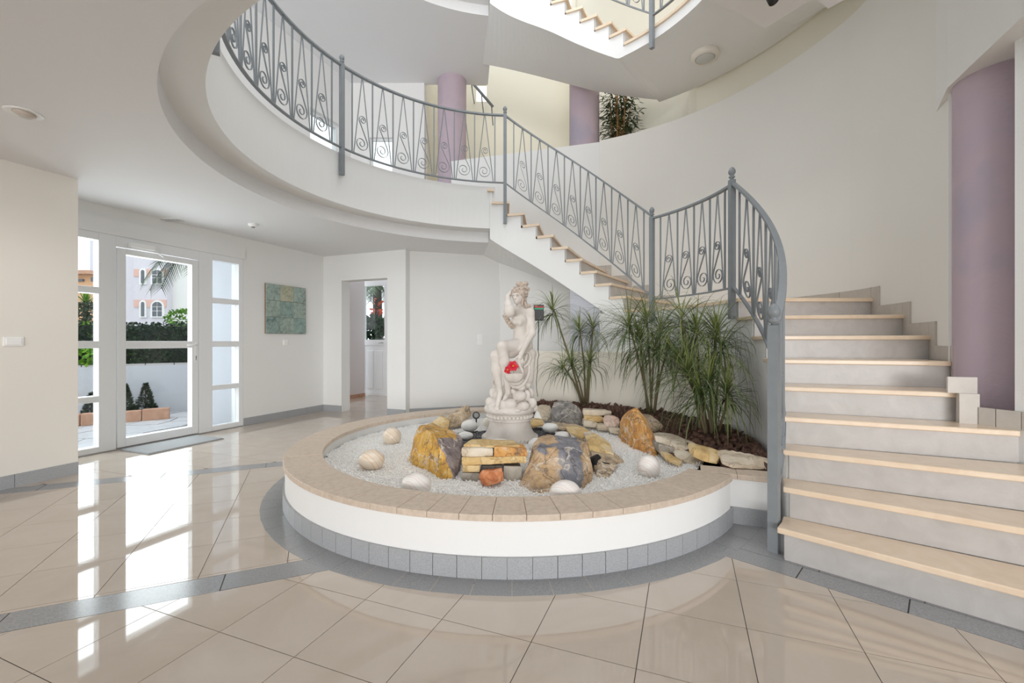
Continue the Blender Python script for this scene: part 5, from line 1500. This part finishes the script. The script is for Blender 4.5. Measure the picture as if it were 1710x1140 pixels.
# bamboo on the ledge
bx_, by_ = pol(27.5, 3.86)[:2]
bb = thing('bamboo', 'potted bamboo on the upper ledge beside the mauve column', 'plant', (bx_, by_, 3.36))
m = MB(); m.lathe([(0.10, 0.0), (0.15, 0.22), (0.16, 0.24), (0.145, 0.24), (0.13, 0.20)], 24, (bx_, by_, 3.36)); m.build('pot', TERRA, bb, True)
rb = random.Random(4)
lm = MB()
for i in range(13):
    x, y = bx_+rb.uniform(-.10, .16), by_+rb.uniform(-.07, .07)
    tx, ty = x+rb.uniform(-.16, .22), y+rb.uniform(-.08, .08); h = rb.uniform(1.45, 1.95)
    m = MB(); seg = 9
    P = [Vector((x+(tx-x)*(k/seg)**1.6, y+(ty-y)*(k/seg)**1.6, 3.55+h*k/seg)) for k in range(seg+1)]
    m.tube(P, [.013]*(seg)+[.005], 7)
    for q in P[1:-1]: m.tube([q-Vector((0, 0, .006)), q+Vector((0, 0, .006))], .016, 7)
    m.build('cane', CANE, bb, True)
    for k in range(2, seg+1):
        for j in range(20):
            q = P[k]; az = rb.uniform(0, 6.283); le = rb.uniform(.05, .22)
            c = q+Vector((math.cos(az)*le, math.sin(az)*le*.6, rb.uniform(-.08, .08)))
            if math.hypot(c.x-CX, c.y-CY) < 3.5 and c.z < 4.4: continue
            a2 = az+rb.uniform(-1, 1); d = Vector((math.cos(a2), math.sin(a2)*.7, rb.uniform(-.9, .2))).normalized()
            s = d.cross(Vector((0, 0, 1))).normalized()*rb.uniform(.010, .017); L = rb.uniform(.09, .15)
            lm.add([c, c+d*L*.4+s, c+d*L, c+d*L*.4-s], [(0, 1, 2, 3)], rb.uniform(0, 1)**2)
lm.build('foliage', LEAF2, bb, False, True)['kind'] = 'stuff'

# little plant in the corridor
c = Vector(at(567.5, 640, 8.75))
cp = thing('potted_plant', 'small leafy potted plant half hidden in the corridor opening', 'plant', (c.x, c.y, 0))
m = MB(); m.lathe([(0.07, 0.0), (0.10, 0.18), (0.10, 0.20)], 16, (c.x, c.y, 0)); m.build('pot', TERRA, cp)
MB().tube([(c.x, c.y, .18), (c.x+.02, c.y, .45), (c.x+.05, c.y, .62)], .006, 6).build('stem', STEM, cp)
for (dx, dz, s) in ((.07, .50, .07), (.10, .57, .05), (.06, .62, .06), (.13, .64, .05), (.0, .56, .06), (.02, .44, .06)):
    q = Vector((c.x+dx, c.y, dz))
    raw('leaf', [q+Vector((-s*.6, 0, -.01)), q+Vector((-s*.1, -.02, -s*.35)), q+Vector((s*.6, 0, .0)), q+Vector((-s*.1, -.02, s*.35))], [(0, 1, 2, 3)], LEAF, cp, False, [.2]*4)

# ------------------------------------------------------------------ outside
PAVE = mottle('pale paving stone', [(0.3, (0.50, 0.50, 0.53)), (0.7, (0.66, 0.65, 0.67))], 4, 0.7, 0.2, 40)
OUTW = paint('white garden wall render', (0.66, 0.67, 0.72), 0.8, 0.03, 3, 0.1, 60)
root = structure(empty('pavement'), 'pale crazy paving outside the entrance')
m = MB(); m.box(-60, 40, -40, 60, -0.30, -0.075); structure(m.build('ground', paint('grey ground', (0.35, 0.35, 0.34), 0.9)))
rp = random.Random(5)
gx = {}
for i in range(-1, 16):
    for j in range(-1, 16):
        gx[(i, j)] = (-11.2+0.46*i+rp.uniform(-.15, .15), 1.6+0.44*j+rp.uniform(-.15, .15))
for i in range(0, 14):
    for j in range(0, 14):
        q = [gx[(i, j)], gx[(i+1, j)], gx[(i+1, j+1)], gx[(i, j+1)]]
        c = (sum(p[0] for p in q)/4, sum(p[1] for p in q)/4)
        if toed(*c)[0] > -6.25: continue
        q = [(p[0]+(c[0]-p[0])*.05, p[1]+(c[1]-p[1])*.05) for p in q]
        q = clip(q, (CA, -SA), -6.01)
        if len(q) < 3: continue
        MB().prism(q, -0.07, -0.035+rp.uniform(-.003, .003)).build('paving_stone', PAVE, root)
# boundary wall with sloping cap
m = MB(); m.line((-5.0, 8.62), (-10.0, 4.75), 0.2, -0.1, 0.77, -1)
structure(m.build('wall_garden', OUTW), 'low white garden wall with tiled cap')
wg = bpy.data.objects['wall_garden']
for i in range(16):
    a, b = i/16+.001, (i+1)/16-.001
    p, q = (-5.0-5.0*a, 8.62-3.87*a), (-5.0-5.0*b, 8.62-3.87*b)
    m = MB(); m.line(p, q, 0.26, 0.77, 0.80, -1); m.build('cap_tile', paint('cap tile', (0.60, 0.56, 0.57), 0.7) if i == 0 else bpy.data.materials['cap tile'], wg)
m = MB(); m.ebox(-6.86, -6.0, 4.56, 4.8, -0.05, 3.2)
structure(m.build('wall_porch', OUTW), 'plain white wall outside the right side light')
# terracotta edging
tb = thing('planter_edging', 'terracotta block edging of the outdoor planting strip', 'edging', (-5.4, 7.03, -0.04))
a_, b_ = Vector((-5.37, 7.05)), Vector((-7.6, 5.45)); L_ = (b_-a_).length
for i in range(8):
    p = a_+(b_-a_)*((i+.01)/8); q = a_+(b_-a_)*((i+.99)/8)
    bevel(MB().line(p, q, 0.14, -0.04, 0.13+rp.uniform(-.008, .008), -1).build('block', TERRA, tb), 0.012, 2)
m = MB(); m.prism([(-5.55, 7.05), (-7.6, 5.57), (-7.9, 6.1), (-5.9, 7.6)], -0.05, 0.06); tag(m.build('planting_soil', BARK), 'brown soil strip behind the terracotta edging', 'soil', None, 'stuff')
def conifer(lab, px, py, Y, h, w, seed):
    b = Vector(at(px, py, Y)); rr = random.Random(seed)
    root = thing('conifer', lab, 'shrub', (b.x, b.y, 0.05), 'clipped conifers outside the door')
    MB().tube([(b.x, b.y, 0.03), (b.x, b.y, 0.05+h*.9)], [.016, .006], 6).build('trunk', DARKSTEM, root)
    m = MB()
    for i in range(1500):
        t = rr.random()**1.4; az = rr.uniform(0, 6.283); r = w*(1-t)*(0.65+0.35*rr.random())*(1+.15*math.sin(az*3+t*9))+.008
        c = Vector((b.x+r*math.cos(az), b.y+r*math.sin(az), 0.07+h*t)); d = Vector((math.cos(az), math.sin(az), rr.uniform(.2, 1.4))).normalized()
        s = d.cross(Vector((rr.random(), rr.random(), rr.random()))).normalized()*.011; L = rr.uniform(.03, .05)
        m.add([c-s, c+s, c+d*L], [(0, 1, 2)], rr.random()**2)
    m.build('foliage', CONIF, root, False, True)['kind'] = 'stuff'
conifer('small conical conifer seen in the middle of the door glass', 243, 680, 7.45, .41, .13, 1)
conifer('small conifer cut off by the left stile of the glass door', 209, 683, 7.15, .42, .13, 2)
conifer('small conifer in the lowest pane of the left side light', 153, 690, 6.85, .32, .11, 3)

def leafbank(name, lab, cat, mat, boxf, n, s, seed, tone_pow=2.0, core=None, parent=None):
    rr = random.Random(seed); m = MB()
    for i in range(n):
        c, nrm = boxf(rr)
        d = Vector((rr.uniform(-1, 1), rr.uniform(-1, 1), rr.uniform(-.6, 1))).normalized(); d = (d+nrm*.6).normalized()
        sd = d.cross(Vector((rr.uniform(-1, 1), rr.uniform(-1, 1), rr.uniform(-1, 1)))).normalized()*s*.35; L = s*rr.uniform(.7, 1.4)
        m.add([c, c+d*L*.5+sd, c+d*L, c+d*L*.5-sd], [(0, 1, 2, 3)], rr.random()**tone_pow)
    if core: m2 = core(MB()); m.add(m2.v, m2.f, 0.0)
    o = m.build(name, mat, parent, False, True)
    return tag(o, lab, cat) if lab else o
def hedgebox(rr):
    t = rr.random()*1.0; top = rr.random() < .25
    x, y = -4.9-5.6*t, 9.05-4.35*t
    n_ = Vector((0.61, -0.79, 0))
    if top: return Vector((x, y, 1.42+rr.uniform(-.05, .08)))+n_*rr.uniform(-.5, .1), Vector((0, 0, 1))
    return Vector((x, y, rr.uniform(.75, 1.44)))+n_*rr.uniform(-.05, .12), n_
def hedgecore(m): return m.line((-4.9, 9.05), (-10.5, 4.70), 0.6, 0.0, 1.45, -1)
leafbank('hedge', 'dark clipped hedge behind the white garden wall', 'hedge', HEDGE, hedgebox, 9000, .06, 3, 2.0, hedgecore)
def blobf(c, r):
    def f_(rr):
        d = Vector((rr.gauss(0, 1), rr.gauss(0, 1), rr.gauss(0, 1))).normalized()
        return Vector(c)+Vector((d.x*r[0], d.y*r[1], d.z*r[2]))*rr.uniform(.75, 1), d
    return f_
for (lab, px, py, Y, r, n) in (('bright green shrub in the left side light above the wall', 151, 560, 7.6, (.24, .2, .2), 500), ('bright green shrub on the wall at the left of the door glass', 218, 597, 7.9, (.22, .18, .13), 400), ('bright green tuft in the upper left of the door glass', 207, 562, 8.0, (.12, .12, .12), 200), ('mid green shrub in the third pane of the left side light', 140, 595, 7.3, (.26, .15, .13), 400)):
    leafbank('shrub', lab, 'shrub', BRIGHTLEAF, blobf(at(px, py, Y), r), n, .075, px, 1.0)
leafbank('shrub', 'dark grey green shrub in the second pane of left side light', 'shrub', CONIF, blobf(at(140, 535, 8.4), (.40, .3, .34)), 1500, .06, 77)
leafbank('shrub', 'pale green bush above the right end of the hedge', 'shrub', BRIGHTLEAF, blobf(at(308, 532, 11.5), (.45, .3, .22)), 500, .08, 78)
# spiky yucca
yu = thing('yucca', 'spiky green yucca in the second pane of left side light', 'plant', tuple(at(143, 520, 8.8)))
m = MB(); c = Vector(at(143, 505, 8.8)); rr = random.Random(8)
for i in range(46):
    az = rr.uniform(0, 6.283); el = rr.uniform(.1, 1.5); d = Vector((math.cos(az)*math.cos(el), math.sin(az)*math.cos(el), math.sin(el))); s = Vector((-math.sin(az), math.cos(az), 0))*.02
    L = rr.uniform(.22, .34); m.add([c-s, c+s, c+d*L], [(0, 1, 2)], rr.random())
m.build('leaves', BRIGHTLEAF, yu, False, True)
MB().tube([c, (c.x, c.y, -.05)], .04, 8).build('trunk', DARKSTEM, yu)

def palm(lab, base, height, nf, L, seed, lean=(0, 0), skirt=False):
    rr = random.Random(seed); root = thing('palm_tree', lab, 'tree', tuple(base)); B = Vector(base)
    top = B+Vector((lean[0], lean[1], height))
    MB().tube([B, B.lerp(top, .5)+Vector((.03, 0, 0)), top], [.16, .14, .12], 10).build('trunk', DARKSTEM, root)
    for i in range(nf):
        az = 6.283*i/nf+rr.uniform(-.2, .2); el = rr.uniform(-.5, 1.0)
        d = Vector((math.cos(az)*math.cos(el), math.sin(az)*math.cos(el), math.sin(el)))
        p = top.copy(); m = MB(); seg = 10; pts_ = [p.copy()]
        for k in range(seg):
            p = p+d*L/seg; d = (d+Vector((0, 0, -.16))).normalized(); pts_.append(p.copy())
        m.tube(pts_, [.014*(1-k/seg*.8) for k in range(seg+1)], 5)
        for k in range(3, seg+1):
            for side in (-1, 1):
                for j in range(3):
                    q = pts_[k-1].lerp(pts_[k], j/3); t = (pts_[k]-pts_[k-1]).normalized()
                    s = t.cross(Vector((0, 0, 1))).normalized()*side
                    dd = (s*.9+t*.7+Vector((0, 0, -.45+rr.uniform(-.15, .15)))).normalized(); LL = L*.34*(1-abs(k/seg-.55))
                    w = t*.020
                    m.add([q-w, q+w, q+dd*LL], [(0, 1, 2)], rr.random())
        m.build('frond', PALMLEAF, root, False, True)
    return root
palm('palm tree whose drooping fronds hang into the top of the door', (at(343, 570, 10.5)[0], 10.5, -.05), 3.55, 16, 1.65, 2)
palm('shaggy palm trunk seen through the corridor door', (at(618, 570, 13.0)[0]+.2, 13.0, -.05), 2.9, 18, 1.3, 3)
leafbank('shrub', 'dense green shrub outside the corridor door', 'shrub', HEDGE, blobf((at(622, 545, 12)[0], 12, .9), (.8, .4, .95)), 2500, .13, 80, 1.0)
leafbank('flowering_bush', 'red and orange blossoms beside the palm trunk outside corridor', 'shrub', paint('orange red blossom', (.70, .12, .06), .6, .4, 9), blobf(at(629, 512, 12.6), (.10, .15, .30)), 34, .11, 81, 1.0)

# neighbouring house
BW = paint('pale lilac house render', (0.66, 0.63, 0.68), 0.85, 0.02); BW2 = paint('white house render', (0.76, 0.75, 0.73), 0.85, 0.02); PK = paint('salmon band', (0.70, 0.44, 0.38), 0.85, 0.03)
DG = paint('dark window glass', (0.10, 0.11, 0.13), 0.1); WF = paint('white window frame', (0.8, 0.8, 0.8), 0.5)
def bpt(px, py, Y=38.0): p = at(px, py, Y); return p[0], p[2]
hs = thing('apartment_house', 'pale house with arched windows and salmon bands beyond the hedge', 'building', (-30, 38, -.05))
def hbox(nm, px0, px1, py0, py1, Ya, Yb, mat, parent=hs):
    x0, z1 = bpt(px0, py0); x1, z0 = bpt(px1, py1)
    return MB().box(x0, x1, Ya, Yb, z0, z1).build(nm, mat, parent)
hbox('wall', 150, 238, 380, 600, 38.0, 44, BW); hbox('bay_wall', 237, 291, 380, 600, 37.2, 44, BW); hbox('wall', 290, 360, 380, 600, 37.8, 44, BW2)
def arch(x0, x1, z0, z1, n=10):
    r = (x1-x0)/2; c = (x0+x1)/2; zc = z1-r
    return [(x0, z0), (x1, z0)]+[(c+r*math.cos(math.pi*i/n), zc+r*math.sin(math.pi*i/n)) for i in range(n+1)]
def xz_prism(nm, poly, ya, yb, mat, parent):
    n = len(poly); vs = [(p[0], ya, p[1]) for p in poly]+[(p[0], yb, p[1]) for p in poly]
    fs = [tuple(range(n)), tuple(range(n, 2*n))[::-1]]+[(i, n+i, n+(i+1) % n, (i+1) % n) for i in range(n)]
    return raw(nm, vs, fs, mat, parent)
for (pa, pb, wz) in ((452, 464, (455, 475)), (502, 514, (507, 529))):
    hbox('salmon_band', 237.5, 290.5, pa, pb, 37.12, 37.25, PK)
    for (xa, xb) in ((250, 256.5), (268.5, 285.5)):
        x0, zt = bpt(xa, wz[0]-2); x1, zb = bpt(xb, wz[1])
        f_ = xz_prism('window', arch(x0-.12, x1+.12, zb-.1, zt+.12), 37.06, 37.3, WF, hs)
        nn = 2 if xb-xa > 10 else 1
        ww = (x1-x0)/nn
        if nn == 1: xz_prism('pane', arch(x0+.05, x1-.02, zb, zt-.03), 37.03, 37.07, DG, f_)
        else:
            zs = zt-(x1-x0)/2
            for i in range(2):
                a0, a1 = x0+ww*i+.05, x0+ww*(i+1)-.05
                for (q0, q1) in ((zb, zb+.42), (zb+.47, zs-.02)): xz_prism('pane', [(a0, q0), (a1, q0), (a1, q1), (a0, q1)], 37.03, 37.07, DG, f_)
                c = (x0+x1)/2; r = ww-.06
                ang = [math.pi*(.5+.5*k/6) for k in range(7)] if i == 0 else [math.pi*.5*k/6 for k in range(7)]
                sg = -0.03 if i == 0 else 0.03
                xz_prism('pane', ([(c+sg, zs+.03)]+[(c+sg+r*math.cos(a), zs+.03+r*math.sin(a)) for a in ang]), 37.03, 37.07, DG, f_)
h2 = thing('orange_house', 'orange house with overhanging eave in the left side light', 'building', tuple(at(140, 570, 26)[:2])+(-.05,))
def ob(nm, px0, px1, py0, py1, Ya, Yb, mat):
    x0, _, z1 = at(px0, py0, 26); x1, _, z0 = at(px1, py1, 26); return MB().box(x0, x1, Ya, min(Yb, Ya+.5), z0, z1).build(nm, mat, h2)
OW = paint('orange house render', (0.72, 0.42, 0.24), 0.85, 0.03)
ob('wall', 95, 161, 459, 640, 26, 32, OW); ob('roof', 93, 163, 453, 459, 25.5, 32.5, TERRA); ob('window', 128, 141, 466, 470, 25.9, 26.1, DG); ob('window', 154, 158, 463, 470, 25.9, 26.1, DG)

# ------------------------------------------------------------------ what each piece of the setting is
SETTING = {
 'wall_left': 'white wall around the glass entrance door', 'wall_entrance': 'cream wall nearest the camera on the left', 'wall_back': 'white wall pierced by the corridor opening',
 'wall_under_stair': 'plain white wall behind the statue', 'wall_right': 'tall curved off white wall behind the stairs', 'wall_tower': 'cream upper band of the curved stair wall',
 'floor_tower_ledge': 'ledge on top of the curved stair wall', 'wall_parapet': 'white parapet of the upper level behind the second flight', 'wall_right_pier': 'white wall right of the large mauve column',
 'wall_niche': 'wall behind the large mauve column', 'beam': 'white beam over the large mauve column', 'wall_corridor': 'pinkish side wall inside the corridor', 'baseboard_corridor': 'terracotta skirting in the corridor',
 'wall_corridor_end': 'end wall of the corridor', 'baseboard_left': 'grey skirting under the green picture', 'baseboard_entrance': 'grey skirting of the cream wall', 'baseboard_back': 'grey skirting beside the corridor opening',
 'baseboard_under_stair': 'grey skirting behind the planter', 'trim_2': 'round white edge of the topmost floor', 'wall_upper_left': 'gallery wall with a window', 'wall_upper_back': 'gallery back wall with a narrow window',
 'wall_upper_stairwell': 'cream wall of the far stairwell', 'wall_planting_bed': 'low cream wall behind the dracaenas', 'ground': 'ground outside', 'wall_porch': 'plain white wall outside the right side light'}
for k, v in SETTING.items():
    if k in bpy.data.objects: bpy.data.objects[k]['label'] = v
